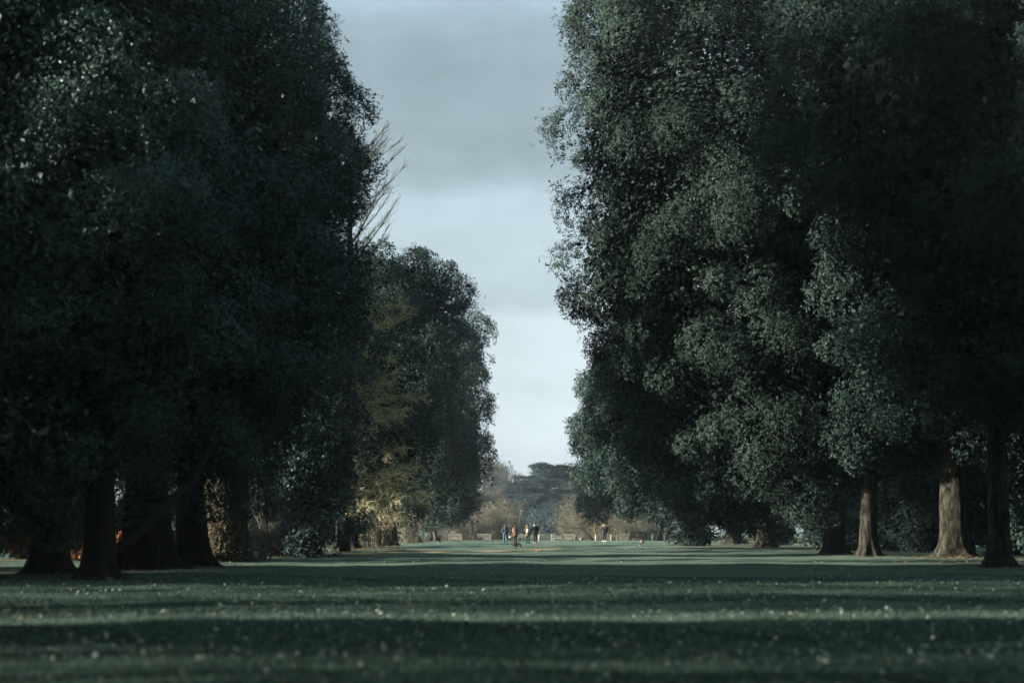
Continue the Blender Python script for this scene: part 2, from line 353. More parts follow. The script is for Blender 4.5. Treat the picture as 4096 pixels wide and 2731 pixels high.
def make_trunk(r, h, parent, seed, material='bark', lean=(0, 0), flare=1.0, limbs=(), name='trunk', segs=30):
    rng = random.Random(seed); mb = MB(); ph = [rng.uniform(0, 6.28) for _ in range(6)]; kk = rng.choice([5, 6, 7])
    zs = [-0.3, 0, 0.12, 0.28, 0.5, 0.8, 1.2, 1.8, 2.5, 3.3, 4.2, 5.2, 6.5, 8, 10, 12, 15]; zs = [z for z in zs if z <= h] + [h]
    def rip(i, th):
        z = max(zs[i], 0); e = math.exp(-z / 0.75)
        return 1 + e * (0.20 * math.sin(kk * th + ph[0]) + 0.14 * math.sin((kk - 3) * th + ph[4])) + 0.035 * math.sin(11 * th + ph[1] + z * 0.4) + 0.075 * math.sin(3 * th + ph[2] + 0.9 * z) + 0.03 * math.sin(5 * th - 1.7 * z + ph[5]) + 0.02 * math.sin(17 * th + ph[3] - z)
    pts, rads = [], []
    for z in zs:
        zz = max(z, 0); t = zz / h
        pts.append((lean[0] * zz + 0.06 * math.sin(zz * 0.8 + ph[4]), lean[1] * zz + 0.06 * math.sin(zz * 0.7 + ph[5]), z))
        rads.append(r * ((1 - 0.45 * t) + flare * 0.62 * math.exp(-zz / 0.30) + 0.16 * math.exp(-zz / 1.4)))
    mb.loft(pts, rads, segs, 0, True, fixed=((1, 0, 0), (0, 1, 0)), rip=rip)
    for (z0, az, length, r0, rise) in limbs:
        p = Vector((lean[0] * z0, lean[1] * z0, z0)); P = [p]; R = [r0]
        for i in range(1, 6):
            t = i / 5; P.append(p + Vector((math.cos(az) * length * t, math.sin(az) * length * t, rise * t * (0.6 + 0.4 * t))) + Vector((rng.uniform(-.15, .15), rng.uniform(-.15, .15), rng.uniform(-.15, .15)))); R.append(r0 * (1 - 0.8 * t))
        mb.loft(P, R, 8)
    return mb.build(name, M[material], parent)

def limbs_to(masses, bx, by, seed, r):
    rng = random.Random(seed); L = []
    for m in masses:
        for _ in range(2):
            dx, dy = m[0] - bx + rng.uniform(-m[3], m[3]) * 0.5, m[1] - by + rng.uniform(-m[4], m[4]) * 0.5
            z0 = rng.uniform(6.5, 9.0); L.append((z0, math.atan2(dy, dx), max(1.5, math.hypot(dx, dy)), r * 0.4, max(1.0, m[2] - z0 + rng.uniform(-1, 3))))
    return L

OAKG = 'evergreen oaks lining the avenue'
def oak(bx, by, r, masses, label, seed, L=0.115, dens=17.0, lobe=1.3, material='leaf', bark='bark', quad=True, zmin=2.0, k=7, trunk_h=None, low=None, lean=(0, 0), flare=1.0, cut=0.3, name='oak_tree'):
    e = empty(name, (bx, by, 0), label, 'tree', OAKG)
    top = max(m[2] for m in masses)
    make_trunk(r, trunk_h or top * 0.75, e, seed, bark, lean, flare, limbs_to(masses, bx, by, seed, r))
    make_crown(masses, (bx, by, 0), e, seed + 100, L, k, dens, lobe, cut, material, quad, zmin, spread=1.7 if material == 'leaf_gloss' else 1.0)
    return e

# left row, nearest first
oaks = {}
oaks['A'] = oak(-14.9, 78, 0.55, [(-16.5, 78, 14.5, 5.6, 5.5, 10.5), (-14.2, 76.5, 20, 4.6, 4.5, 6), (-15.5, 76, 5.6, 3.0, 3.0, 4.2), (-13.4, 75.5, 7.5, 2.6, 2.6, 4.2), (-16.6, 75, 3.6, 1.5, 1.5, 2.4)], 'leftmost dark evergreen oak with a flared black trunk at the left picture edge', 11, zmin=1.1, material='leaf_gloss', L=0.095, dens=23)
oaks['B'] = oak(-11.8, 69, 0.42, [(-13.6, 70, 14, 3.7, 4.4, 9.8), (-12.2, 69, 10.0, 3.3, 3.4, 5.6), (-12.6, 68.2, 5.0, 2.4, 2.2, 3.0), (-10.4, 69, 8.0, 2.2, 2.4, 3.6)], 'evergreen oak with the slimmest black trunk, nearest on the left beside the leaning limb', 12, zmin=1.7, material='leaf_gloss', L=0.095, dens=23)
oaks['C'] = oak(-12.8, 84.5, 0.80, [(-12.6, 85, 15.5, 4.6, 4.8, 10.5), (-11.8, 83.6, 6.6, 3.2, 3.2, 4.4), (-9.6, 84, 9.5, 2.4, 2.6, 4.4)], 'evergreen oak with the widest black trunk, left of a narrow lit slit', 13, zmin=2.2, material='leaf_gloss', L=0.095, dens=23)
oaks['D'] = oak(-12.2, 92, 0.55, [(-11.6, 92, 16, 4.0, 4.6, 10), (-11.0, 92, 7.2, 3.3, 3.6, 5.0), (-9.2, 91.5, 9.0, 2.6, 2.8, 4.6)], 'evergreen oak with a straight black trunk right of the narrow lit slit', 14, zmin=2.4, material='leaf_gloss', L=0.095, dens=23)
oaks['E'] = oak(-13.7, 103, 0.50, [(-11.3, 102, 17.5, 3.9, 5.0, 9.5), (-10.2, 102, 17.0, 3.0, 3.8, 5.2), (-11.0, 103, 11.0, 3.7, 4.2, 5.2)], 'tall left evergreen oak whose ragged crown edge stands against the sky above the bare branches', 15, zmin=5.6, material='leaf_gloss')
oaks['F'] = oak(-11.9, 122, 0.50, [(-11.6, 122, 12.5, 3.6, 4.6, 10), (-10.8, 121, 6.0, 3.2, 3.6, 4.8), (-9.6, 120, 4.2, 2.2, 2.6, 3.4), (-12.2, 122, 19, 3.2, 4.2, 8.2)], 'left evergreen oak with low skirts over brown leaf litter, just before the brown larch', 16, L=0.14, dens=12, zmin=1.0, material='leaf_gloss')
oaks['G'] = oak(-10.5, 158, 0.45, [(-9.6, 158, 9.5, 3.0, 4.0, 8.6), (-8.6, 157, 6.4, 2.5, 3.2, 5.2)], 'lower left evergreen oak with pale lit foliage right behind the brown larch', 17, L=0.17, dens=10, material='leaf_soft', quad=False, zmin=1.6)
oaks['H'] = oak(-10.0, 186, 0.5, [(-8.6, 186, 12.0, 3.9, 4.6, 9.6), (-6.5, 186, 18.6, 2.3, 2.8, 3.8), (-8.9, 186, 20.0, 2.3, 3.0, 2.6)], 'dome topped left evergreen oak whose airy crown peaks just right of the bare branches', 18, L=0.18, dens=9, lobe=1.25, quad=False, zmin=1.8)
oaks['I'] = oak(-8.8, 216, 0.45, [(-7.4, 214, 9.0, 3.6, 4.0, 7.6), (-6.6, 214, 6.0, 3.0, 3.2, 4.6)], 'rounded left evergreen oak with pale rim, in front of the last tall left oak', 19, L=0.20, dens=8, material='leaf_soft', quad=False, zmin=1.6)
oaks['J'] = oak(-8.4, 254, 0.40, [(-6.1, 250, 12.0, 3.3, 4.0, 10.4), (-5.0, 250, 8.6, 2.2, 3.0, 7.0), (-4.6, 250, 19.4, 1.9, 2.4, 4.0)], 'last evergreen oak of the left row, above the bench seen from its side', 20, L=0.22, dens=7, quad=False, zmin=1.9)
# right row
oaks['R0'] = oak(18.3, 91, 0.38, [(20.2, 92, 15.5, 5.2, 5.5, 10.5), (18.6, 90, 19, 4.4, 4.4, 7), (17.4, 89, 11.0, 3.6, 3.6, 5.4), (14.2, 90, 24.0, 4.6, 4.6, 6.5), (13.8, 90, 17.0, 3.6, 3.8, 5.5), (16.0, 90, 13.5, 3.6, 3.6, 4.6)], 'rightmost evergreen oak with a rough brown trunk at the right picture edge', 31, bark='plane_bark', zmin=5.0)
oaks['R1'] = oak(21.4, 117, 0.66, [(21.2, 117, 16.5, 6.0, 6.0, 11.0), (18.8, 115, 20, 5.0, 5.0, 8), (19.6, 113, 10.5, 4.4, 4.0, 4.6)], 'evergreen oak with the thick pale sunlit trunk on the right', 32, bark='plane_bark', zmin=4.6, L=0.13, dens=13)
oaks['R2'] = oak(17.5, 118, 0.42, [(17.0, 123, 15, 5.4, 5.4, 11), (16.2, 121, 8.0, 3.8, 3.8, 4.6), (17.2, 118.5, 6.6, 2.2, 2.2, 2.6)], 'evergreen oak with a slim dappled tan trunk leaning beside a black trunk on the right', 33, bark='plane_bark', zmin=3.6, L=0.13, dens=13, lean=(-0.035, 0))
oaks['R3'] = oak(17.3, 129, 0.52, [(11.2, 122, 15.8, 7.6, 6.2, 10.0), (10.1, 120, 24.5, 6.4, 5.6, 7), (13.2, 121, 9.0, 5.4, 5.0, 6.0), (6.5, 121, 20.2, 3.5, 3.6, 4.6), (6.5, 121, 14.8, 3.4, 3.6, 3.8), (5.9, 120.5, 24.6, 2.3, 2.8, 4.2), (14.6, 121.5, 6.2, 4.0, 4.0, 4.0), (11.5, 121, 7.2, 3.6, 3.6, 4.2)], 'biggest right evergreen oak, its broad crown bulging over the lawn from a black trunk', 38, zmin=2.0, L=0.115, dens=17, lobe=1.35, material='leaf_soft')
oaks['R4'] = oak(17.6, 168, 0.50, [(12.0, 165, 9.8, 6.0, 5.4, 8.6), (9.4, 164, 9.6, 3.9, 4.0, 4.8), (14.5, 164, 6.0, 4.4, 4.0, 4.4), (15.2, 163, 4.0, 3.8, 3.2, 3.2)], 'right evergreen oak with a grooved grey trunk and foliage hanging low over leaf litter', 35, zmin=0.9, L=0.17, dens=10, quad=False)
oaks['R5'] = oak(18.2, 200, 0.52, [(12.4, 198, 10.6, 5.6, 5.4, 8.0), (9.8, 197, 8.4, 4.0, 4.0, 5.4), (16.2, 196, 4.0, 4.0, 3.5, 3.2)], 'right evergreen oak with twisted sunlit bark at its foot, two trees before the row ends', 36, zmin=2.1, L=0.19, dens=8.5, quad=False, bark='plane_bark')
oaks['R6'] = oak(16.1, 258, 0.42, [(12.4, 252, 8.6, 5.2, 5.0, 7.6), (9.6, 251, 6.4, 3.2, 3.4, 4.4), (16.0, 251, 5.6, 3.4, 3.4, 3.6)], 'last evergreen oak of the right row, its low crown hanging above the walker in black', 37, zmin=2.5, L=0.22, dens=7, quad=False)
e = empty('oak_tree', (18.9, 205, 0), 'plain dark trunk close beside the twisted trunk in the far right row', 'tree', OAKG)
make_trunk(0.55, 9, e, 71, 'bark'); make_crown([(18.5, 205, 11, 4.5, 4.5, 8)], (18.9, 205, 0), e, 171, 0.28, 7, 4.2, 1.2, 0.3, 'leaf', False, 3.0)

# unseen trees added to shade the lawn and crowns: copies of the oaks above
def beyond(src, x, y, label, rz, s=1.0):
    c = copy_tree(oaks[src]); c.location = (x, y, 0); c.rotation_euler = (0, 0, rz); c.scale = (s, s, s); c['label'] = label; c['group'] = 'trees added outside the view for shade'
    return c
for i, (src, x, y, rz, s) in enumerate([('B', -13.5, 47, 2.0, 1.0), ('D', -14.5, 33.5, 1.1, 1.05), ('A', -15, 19, 2.6, 1.0), ('C', -14, 4, 0.7, 1.0),
                                        ('R0', 23.5, 74, 2.9, 1.0), ('R1', 20.5, 55, 1.2, 1.0), ('R0', 16.5, 36, 4.0, 1.0), ('R1', 14, 15, 5.0, 1.0), ('A', 11, 2, 1.0, 1.2), ('A', -12, 2, 4.0, 1.2), ('A', 2, -8, 2.0, 1.2), ('A', -15, -14, 3.5, 1.0), ('R0', 20, -10, 3.5, 1.0)]):
    beyond(src, x, y, 'evergreen oak added outside the view to shade the avenue', rz, s)
shade = empty('oak_tree', (-24, 31, 0), 'evergreen oak added outside the view to shade the avenue', 'tree', 'trees added outside the view for shade')
def shade_tree(y, x, masses, seed, dens, fill, zmin, h):  # helper oak, added for the shade it casts
    e = empty('oak_tree', (x, y, 0), 'evergreen oak added outside the view to shade the avenue', 'tree', 'trees added outside the view for shade')
    make_trunk(.45, h, e, seed); make_crown(masses, (x, y, 0), e, seed + 100, .2, 7, dens, 1.2, 1.0, 'leaf', False, zmin, .3, fill); return e
oaks['T'] = shade_tree(97, -34, [(-34, 98, 19, 5, 5.4, 12)], 82, 4, 40, 8.0, 16)  # tall crown added to keep sun off the right oaks
oaks['U'] = shade_tree(22, -24, [(-24, 22, 8.5, 4.2, 4.6, 9.0)], 83, 2.0, 9, .3, 8)  # sparse crown added to dim the sun on the near lawn
sm_ = [(-24, 31, 8.5, 4.2, 3.6, 9.0), (-23.5, 31.5, 3.2, 3.4, 3.0, 3.4)]
make_trunk(.5, 8, shade, 81); make_crown(sm_, (-24, 31, 0), shade, 181, .2, 7, 6, 1.2, 1.0, 'leaf', False, .2)  # crown shaped down to the ground to cast the dark lawn bands
oaks['S'] = shade
for y in (118, 127, 136, 145): beyond('T', -34, y, 'evergreen oak added outside the view to shade the avenue', y * .7, 1.0)
for y in (26, 41, 48, 57): beyond('U', -24, y, 'evergreen oak added outside the view to shade the avenue', y * .9, 1.0)
for y, s_ in ((44.5, .42), (63, .8), (69.5, 1.0), (76, 1.0), (82.5, 1.0), (88.5, .9), (121, 1.2), (11, 1), (-4, 1)): beyond('S', -24, y, 'evergreen oak added outside the view to shade the avenue', y * .7, s_)
# dark second row behind the right oaks and far behind the left ones
for i, (src, x, y, rz, s, lab) in enumerate([
        ('S', 29, 118, 1.0, 1.3, 'dark evergreen behind the thick pale trunk'), ('S', 27, 108, 2.0, 1.2, 'dark evergreen between the thick pale trunk and the rough brown trunk'), ('S', 24, 146, 2.0, 1.2, 'dark evergreen between the black trunk and the slim dappled one'), ('S', 32, 100, 4.0, 1.3, 'dark evergreen behind the rightmost trunk'), ('A', 30, 138, 2.2, 1.0, 'dark evergreen behind the slim dappled tan trunk'),
        ('F', 25.5, 160, 3.3, 1.0, 'dark evergreen filling the gap right of the grooved grey trunk'), ('A', 31, 168, 4.1, 1.1, 'dark evergreen deep behind the two slim right trunks'),
        ('F', 27, 195, 5.2, 1.0, 'dark evergreen behind the grooved grey trunk'), ('A', 28, 226, 0.4, 1.0, 'dark evergreen behind the twisted trunk of the right row'),
        ('F', 24, 262, 1.5, 1.0, 'dark evergreen right of the last right oak'), ('A', 38, 205, 0.9, 1.2, 'tall dark evergreen at the back of the right wood'),
        ('A', -62, 400, 2.9, 1.3, 'tall dark tree far behind the left row'), ('A', -50, 405, 3.9, 1.3, 'dark tree far behind the left row, nearer its end'),
        ('F', -34, 395, 4.6, 1.3, 'dark tree behind the pale bench at the far left'), ('F', -24, 410, 5.6, 1.2, 'dark tree above the low post at the far left'), ('A', -76, 390, 1.7, 1.4, 'dark tree far behind the leftmost oak')]):
    c = beyond(src, x, y, lab, rz, s); c['group'] = 'dark trees behind the avenue'

# low evergreen shrubs behind the rows
def shrub(x, y, rx, ry, h, label, seed, material='shrub_leaf', L=0.18, dens=8, name='evergreen_shrub', cat='shrub', lobe=0.7):
    z0 = float(ground_z(np.float64(x), np.float64(y)))
    e = empty(name, (x, y, z0), label, cat)
    V = make_crown([(x, y, z0 + h * 0.48, rx, ry, h * 0.52)], (x, y, z0), e, seed, L, 7, dens, lobe, 0.4, material, False, 0.1, 0.3)
    V.name = 'foliage'
    mb = MB(); rng = random.Random(seed)
    for _ in range(7):
        a = rng.uniform(0, 6.28); mb.loft([(0.1 * math.cos(a), 0.1 * math.sin(a), -0.1), (rx * .3 * math.cos(a), ry * .3 * math.sin(a), h * .35), (rx * .6 * math.cos(a), ry * .6 * math.sin(a), h * .7)], [0.06, 0.045, 0.015], 6)
    mb.build('stem', M['bark'], e)
    return e
shrub(-25, 118, 3.4, 3, 5.2, 'dark shrub behind the leftmost oak', 201)
shrub(-22.5, 128, 3.6, 3, 2.8, 'dark shrub behind the widest black trunk', 202)
shrub(-20, 138, 3.4, 3, 2.8, 'dark shrub behind the narrow lit slit', 203)
shrub(-17.5, 148, 3.0, 3, 2.2, 'dark shrub behind the ivy covered trunk', 204)
shrub(-16.5, 170, 3.0, 3, 2.2, 'dark shrub between the left trunks, behind the bare bush', 205)
shrub(-19.5, 176, 2.4, 1.6, 5.6, 'taller dark shrub behind the bare bush and ivy trunk', 220)
shrub(-15.5, 195, 3.0, 3, 2.2, 'dark shrub under the middle of the left row', 206)
shrub(-13.0, 232, 2.6, 3, 2.2, 'dark shrub behind the sunlit far left trunks', 207)
shrub(-29, 108, 3.4, 3, 5.2, 'dark shrub at the far left picture edge', 208)
shrub(14.0, 186, 1.6, 1.4, 1.5, 'low dark evergreen bush on the lawn under the right oaks', 209)
shrub(20.5, 190, 2.2, 2, 2.6, 'low dark bush between the twisted and grooved right trunks', 210)
shrub(21, 150, 2.2, 2, 2.2, 'low dull bush behind the black right trunk', 211)
shrub(25.5, 124, 3.0, 2.5, 4.6, 'dark shrub behind the rough trunk at the right picture edge', 216)
shrub(30, 132, 3.2, 2.5, 5.0, 'dark shrub deep in the shade at the right picture edge', 217)
shrub(24.5, 140, 3.0, 2.5, 4.4, 'dark shrub behind the thick pale trunk', 218)
shrub(23.0, 172, 3.0, 2.5, 4.0, 'dark shrub filling the gap behind the slim right trunks', 219)
shrub(-13.6, 112, 1.1, 1.0, 1.6, 'low leafy bush at the foot of the left row, right of the bare bush', 212, 'shrub_leaf', 0.10, 14)
shrub(-10.0, 116, 1.0, 1.0, 1.3, 'small dark bush under the low left skirts', 213, 'shrub_leaf', 0.10, 14)
h_ = shrub(-17.0, 106, 2.6, 0.8, 0.95, 'low russet hedge glowing between the black left trunks', 214, 'beech', 0.12, 16, 'russet_hedge', 'hedge', 0.3)
h_ = shrub(-21.0, 110, 2.2, 0.8, 0.9, 'low russet hedge left of the slimmest black trunk', 215, 'beech', 0.12, 14, 'russet_hedge', 'hedge', 0.3)

# ivy-covered trunk and fallen limb on the left
e = empty('ivy_trunk', (-12.5, 105, 0), 'brown ivy covered trunk catching the sun, right of the black left trunks', 'tree')
make_trunk(0.62, 5.2, e, 55, 'bark', (0, 0), 0.9)
rng = np.random.default_rng(56); n = 4200
th = rng.uniform(0, 6.28, n); z = rng.uniform(0, 4.2, n); rr = 0.62 * (1.2 + 0.75 * np.exp(-z / 0.4)) + rng.uniform(0, .28, n)
P_ = np.stack([rr * np.cos(th), rr * np.sin(th), z], 1); np_mesh('ivy', leaves(P_, unit(P_ * [1, 1, 0]), rng, 0.085, 0.06, 5), 4, M['ivy'], e)
a_, b_ = at(449, 2212, 72), at(770, 1930, 76)
mb = MB(); mb.loft([a_ + Vector((-0.5, 0.2, -0.5)), a_, a_.lerp(b_, .3) + Vector((0, 0, -.10)), a_.lerp(b_, .6) + Vector((0, 0, .05)), b_, b_ + Vector((.5, .5, 1.2))], [.26, .20, .14, .17, .15, .1], 12)
for q, dx, dz in ((.55, -1.6, -.35), (.7, -1.3, .3), (.8, 1.3, .05), (.45, .5, .5)):
    p = a_.lerp(b_, q); mb.loft([p, p + Vector((dx * .5, 0, dz * .3)), p + Vector((dx, 0.2, dz))], [.06, .04, .012], 6)
tag(mb.build('fallen_limb', M['bark']), 'long leaning bare limb rising to the right from the slimmest black trunk', 'branch')

# ------------------------------------------------------------------ bare trees and shrubs
def branchy(rng, base, direc, length, r, depth, segs, spread=0.55, up=0.12, kids=3, droop=0.0, shrink=0.66, nseg=3):
    p = np.array(base, float); d = unit(np.array(direc, float))
    pts = [p]
    for i in range(nseg):
        d = unit(d + rng.normal(size=3) * 0.13 + np.array([0, 0, up - droop * (i + 1) / nseg]))
        q = p + d * length / nseg
        r1 = r * (1 - 0.28 * (i + 1) / nseg)
        segs.append((p, q, r * (1 - 0.28 * i / nseg), r1)); p = q; pts.append((p, d))
    if depth <= 0: return
    for i in range(kids):
        k = rng.integers(1, nseg + 1) if i else nseg
        pp, dd = pts[k] if k else pts[-1]
        nd = unit(dd + rng.normal(size=3) * spread)
        branchy(rng, pp, nd, length * shrink * rng.uniform(.75, 1.15), r * 0.55, depth - 1, segs, spread, up, kids, droop, shrink, nseg)
def bare_tree(x, y, h, label, seed, material='grey_twig', depth=5, kids=4, r=None, group=None, name='bare_tree', lean=(0, 0, 1), spread=0.5, bark=None, rmin=0.012, trunk_f=0.34):
    rng = np.random.default_rng(seed); z0 = float(ground_z(np.float64(x), np.float64(y)))
    e = empty(name, (x, y, z0), label, 'tree', group); segs = []
    branchy(rng, (0, 0, -0.1), lean, h * trunk_f, r or h * 0.022, depth, segs, spread, 0.10, kids)
    S = np.array([np.concatenate([a, b, [c, d]]) for a, b, c, d in segs]); big = S[:, 6] > (r or h * 0.022) * 0.28
    R = np.maximum(S[:, 6:8], rmin)
    np_mesh('trunk', seg_arrays(S[big, :3], S[big, 3:6], R[big, 0], R[big, 1], 7), 4, M[bark or material], e)
    np_mesh('crown', seg_arrays(S[~big, :3], S[~big, 3:6], R[~big, 0], R[~big, 1], 3), 4, M[material], e)
    return e
def stem_shrub(x, y, rx, h, label, seed, material='tan_twig', n=70, name='willow_shrub', twigs=20, rmin=0.009):
    rng = np.random.default_rng(seed); z0 = float(ground_z(np.float64(x), np.float64(y)))
    e = empty(name, (x, y, z0), label, 'shrub', 'bare shrubs beyond the benches'); A = []; B = []
    for i in range(n):
        a = rng.uniform(0, 6.28); s = math.sqrt(rng.random()); base = np.array([rx * .45 * s * math.cos(a), rx * .45 * s * math.sin(a), -0.05])
        tip = np.array([rx * s * math.cos(a), rx * s * math.sin(a), h * (1 - 0.45 * s * s) * rng.uniform(.7, 1.05)]); mid = (base + tip) / 2 + np.array([0, 0, h * 0.12]) + rng.normal(size=3) * .15
        A += [(base, mid, .035, .025), (mid, tip, .025, .01)]
        for t in range(twigs):
            q = rng.uniform(.05, 1); o = base + (mid - base) * (2 * q) if q < .5 else mid + (tip - mid) * (2 * q - 1)
            dv = unit(rng.normal(size=3) + np.array([math.cos(a) * .7, math.sin(a) * .7, .55])); ln = rng.uniform(.35, 1.0)
            m_ = o + dv * ln; B += [(o, m_, .014, .010), (m_, m_ + unit(dv + rng.normal(size=3) * .5) * ln * .7, .010, .006)]
            B += [(o + dv * ln * .5, o + dv * ln * .5 + unit(dv + rng.normal(size=3) * .8) * ln * .6, .010, .006)]
    for nm, arr, ns in (('stem', A, 5), ('twigs', B, 3)):
        S = np.array([np.concatenate([a, b, [c, d]]) for a, b, c, d in arr]); R = np.maximum(S[:, 6:8], rmin)
        o = np_mesh(nm, seg_arrays(S[:, :3], S[:, 3:6], R[:, 0], R[:, 1], ns), 4, M[material], e)
        if nm == 'twigs': o.name = 'twig_mass'; o['kind'] = 'stuff'
    return e
for a in [(gx(1880, 318), 318, 3.2, 3.0, 'rounded tan willow shrub at the left end, behind the first two grey benches', 301, 'tan_twig', 90),
          (gx(1950, 326), 326, 3.0, 4.3, 'taller tan willow shrub behind the leftmost walker', 302, 'tan_twig', 90),
          (gx(2020, 332), 332, 2.6, 3.6, 'tan willow shrub right behind the walker in the plaid wrap', 303, 'tan_twig', 80),
          (gx(2005, 345), 345, 3.6, 6.0, 'tall straw coloured shrub between the bare trees and the cedar', 304, 'tan_twig', 110),
          (gx(2300, 308), 308, 2.8, 3.5, 'tan thorny shrub right of the cedar foot', 305, 'tan_twig', 90),
          (gx(2370, 304), 304, 3.2, 3.9, 'tan shrub behind the walker in black', 306, 'tan_twig', 90),
          (gx(2450, 301), 301, 3.0, 3.2, 'brown shrub under the right oak skirts, left part', 307, 'twig', 80),
          (gx(2535, 298), 298, 3.2, 3.0, 'reddish tan shrub behind the dark bench', 308, 'tan_twig', 80),
          (gx(2610, 302), 302, 3.0, 2.8, 'tan shrub behind the rightmost grey bench', 309, 'tan_twig', 70),
          (gx(2310, 365), 365, 3.6, 7.0, 'tall straw coloured shrub right of the cedar', 310, 'tan_twig', 100),
          (gx(1800, 330), 330, 3.0, 2.2, 'low dull shrub at the far left behind the side-on bench', 311, 'grey_twig', 60)]:
    stem_shrub(*a)
# the big bare bushes by the left trunks
e = stem_shrub(-11.3, 109, 0.9, 2.1, 'bare thorny bush with pale twigs right of the ivy covered trunk', 320, 'grey_twig', 16, 'bare_bush', 12); e['group'] = 'bare bushes under the left oaks'
e = stem_shrub(-9.7, 168, 2.2, 2.6, 'bare bush with long horizontal twigs over the leaf litter', 321, 'twig', 22, 'bare_bush', 12); e['group'] = 'bare bushes under the left oaks'
e = stem_shrub(-8.6, 205, 1.3, 2.8, 'arching pale bush before the far left trunks', 322, 'tan_twig', 22, 'bare_bush', 10); e['group'] = 'bare bushes under the left oaks'
# slender pale tree, distant bare wood
bare_tree(gx(2072, 360), 360, 7.2, 'slender pale barked tree with forked stems before the cedar', 330, 'grey_twig', 4, 3, 0.10, None, 'birch_tree', (-.12, 0, 1), .38, 'birch', 0.014, 0.36)
BT = 'bare trees on the far skyline'
for i, (px, d, h, lab) in enumerate([(1915, 520, 20.2, 'bare skyline tree nearest the last left oak'), (1965, 545, 19.5, 'bare skyline tree above the tall straw shrub'), (2010, 530, 18.0, 'bare skyline tree just left of the dead stub'),
                                     (2052, 560, 18.0, 'bare skyline tree touching the left side of the cedar'), (1880, 560, 16.5, 'bare skyline tree half hidden by the last left oak'),
                                     (2290, 575, 21.0, 'bare skyline tree seen through the cedar right edge'), (2335, 560, 18.0, 'bare skyline tree beside the last right oak'), (2380, 560, 10, 'bare skyline tree hidden by the right oaks')]):
    bare_tree(gx(px, d), d, h, lab, 340 + i, 'grey_twig', 5, 5, None, BT, 'bare_tree', (0, 0, 1), .58, None, 0.038)
for i, (px, d, h, lab) in enumerate([(1885, 395, 11.5, 'grey brown thicket tree behind the leftmost willow'), (1935, 405, 13.0, 'grey brown thicket tree rising above the taller tan willow'), (1990, 400, 12.0, 'grey brown thicket tree left of the slender pale tree'),
                                     (2035, 420, 10.5, 'grey brown thicket tree at the left edge of the cedar'), (2325, 400, 11.5, 'grey brown thicket tree right of the cedar'), (2360, 385, 9, 'grey brown thicket tree touching the last right oak')]):
    bare_tree(gx(px, d), d, h, lab, 360 + i, 'grey_twig', 5, 5, .16, 'thicket trees before the cedar', 'bare_tree', (0, 0, 1), .62, None, 0.022, .26)
# dead stub
e = empty('dead_stub', (gx(2056, 600), 600, -0.36), 'dark broken dead stub on the skyline left of the cedar', 'tree')
mb = MB(); mb.loft([(0, 0, 0), (0, 0, 6), (.1, 0, 12), (.25, 0, 14.6)], [.4, .34, .3, .26], 9); mb.loft([(.15, 0, 13.6), (-.5, 0, 14.4), (-1.0, 0, 14.3)], [.2, .14, .05], 6); mb.loft([(.2, 0, 14.4), (.5, 0, 15.2)], [.18, .06], 6); mb.build('trunk', M['bark'], e)
# arching leaning branch behind the benches
e = empty('leaning_tree', (gx(2372, 300), 300, -0.36), 'low bare tree bent into an arch behind the walker in black', 'tree')
mb = MB(); mb.loft([(0, 0, 0), (-.6, 0, .9), (-1.5, 0, 1.55), (-2.6, 0, 1.7), (-3.6, 0, 1.25)], [.10, .085, .07, .045, .02], 8); mb.loft([(-1.0, 0, 1.3), (-.1, 0, 1.95), (1.2, .1, 2.0), (2.2, .1, 1.7)], [.05, .04, .03, .012], 7)
mb.loft([(-1.6, 0, 1.6), (-1.9, 0, .9), (-2.1, 0, .3)], [.04, .03, .015], 6); mb.build('trunk', M['bark'], e)

# ------------------------------------------------------------------ cedar, pine, far evergreens
def cedar(x, y, h, w, label, seed, name='cedar_tree', tiers=11, material='cedar', bare=0.12, z0=-0.36):
    rng = np.random.default_rng(seed); e = empty(name, (x, y, z0), label, 'tree'); mb = MB()
    mb.loft([(0, 0, 0), (.1, 0, h * .4), (-.1, 0, h * .75), (0, 0, h * .97)], [h * .04, h * .032, h * .02, .05], 10); TP = []; TN = []
    for i in range(tiers):
        t = bare + (1 - bare) * (i + .5) / tiers; prof = (math.sin(math.pi * min(1, (1 - t) * .62 + .12))) ** .8 * (0.85 if t > .9 else 1) 
        for k in range(int(8 + 5 * (1 - t))):
            a = rng.uniform(0, 6.28); ln = w / 2 * prof * rng.uniform(.55, 1.1); zt = h * t + rng.uniform(-.6, .6) * h / tiers
            rise = ln * rng.uniform(-.03, .12); P = [Vector((0, 0, zt - .3))] + [Vector((math.cos(a) * ln * q, math.sin(a) * ln * q, zt - .3 + rise * q + .3 * math.sin(q * 2.5))) for q in (.35, .7, 1.0)]
            mb.loft(P, [.16 * (1.1 - t) + .05, .12 * (1.1 - t) + .04, .06, .02], 6)
            nsp = int(14 * ln / 3) + 5
            for s in range(nsp):
                q = rng.uniform(.2, 1.03); c = np.array([math.cos(a) * ln * q, math.sin(a) * ln * q, zt - .2 + rise * q + .3 * math.sin(q * 2.5)]) + rng.normal(size=3) * [.45, .45, .07]
                m_ = 44; rad = rng.uniform(.4, .95); pp = rng.normal(size=(m_, 3)) * [rad * .6, rad * .6, .06] + c; pp[:, 2] -= ((pp[:, :2] - c[:2]) ** 2).sum(1) * .12; TP.append(pp)
    mb.build('trunk', M['bark'], e); TP = np.concatenate(TP); TN = unit(rng.normal(size=TP.shape) * [.5, .5, .3] + [0, 0, .8])
    np_mesh('crown', leaves(TP, TN, rng, .24, .10, 3, False), 3, M[material], e); return e
cedar(gx(2185, 470), 470, 13.6, 16.5, 'large layered dark cedar in the middle of the far end of the avenue', 401)
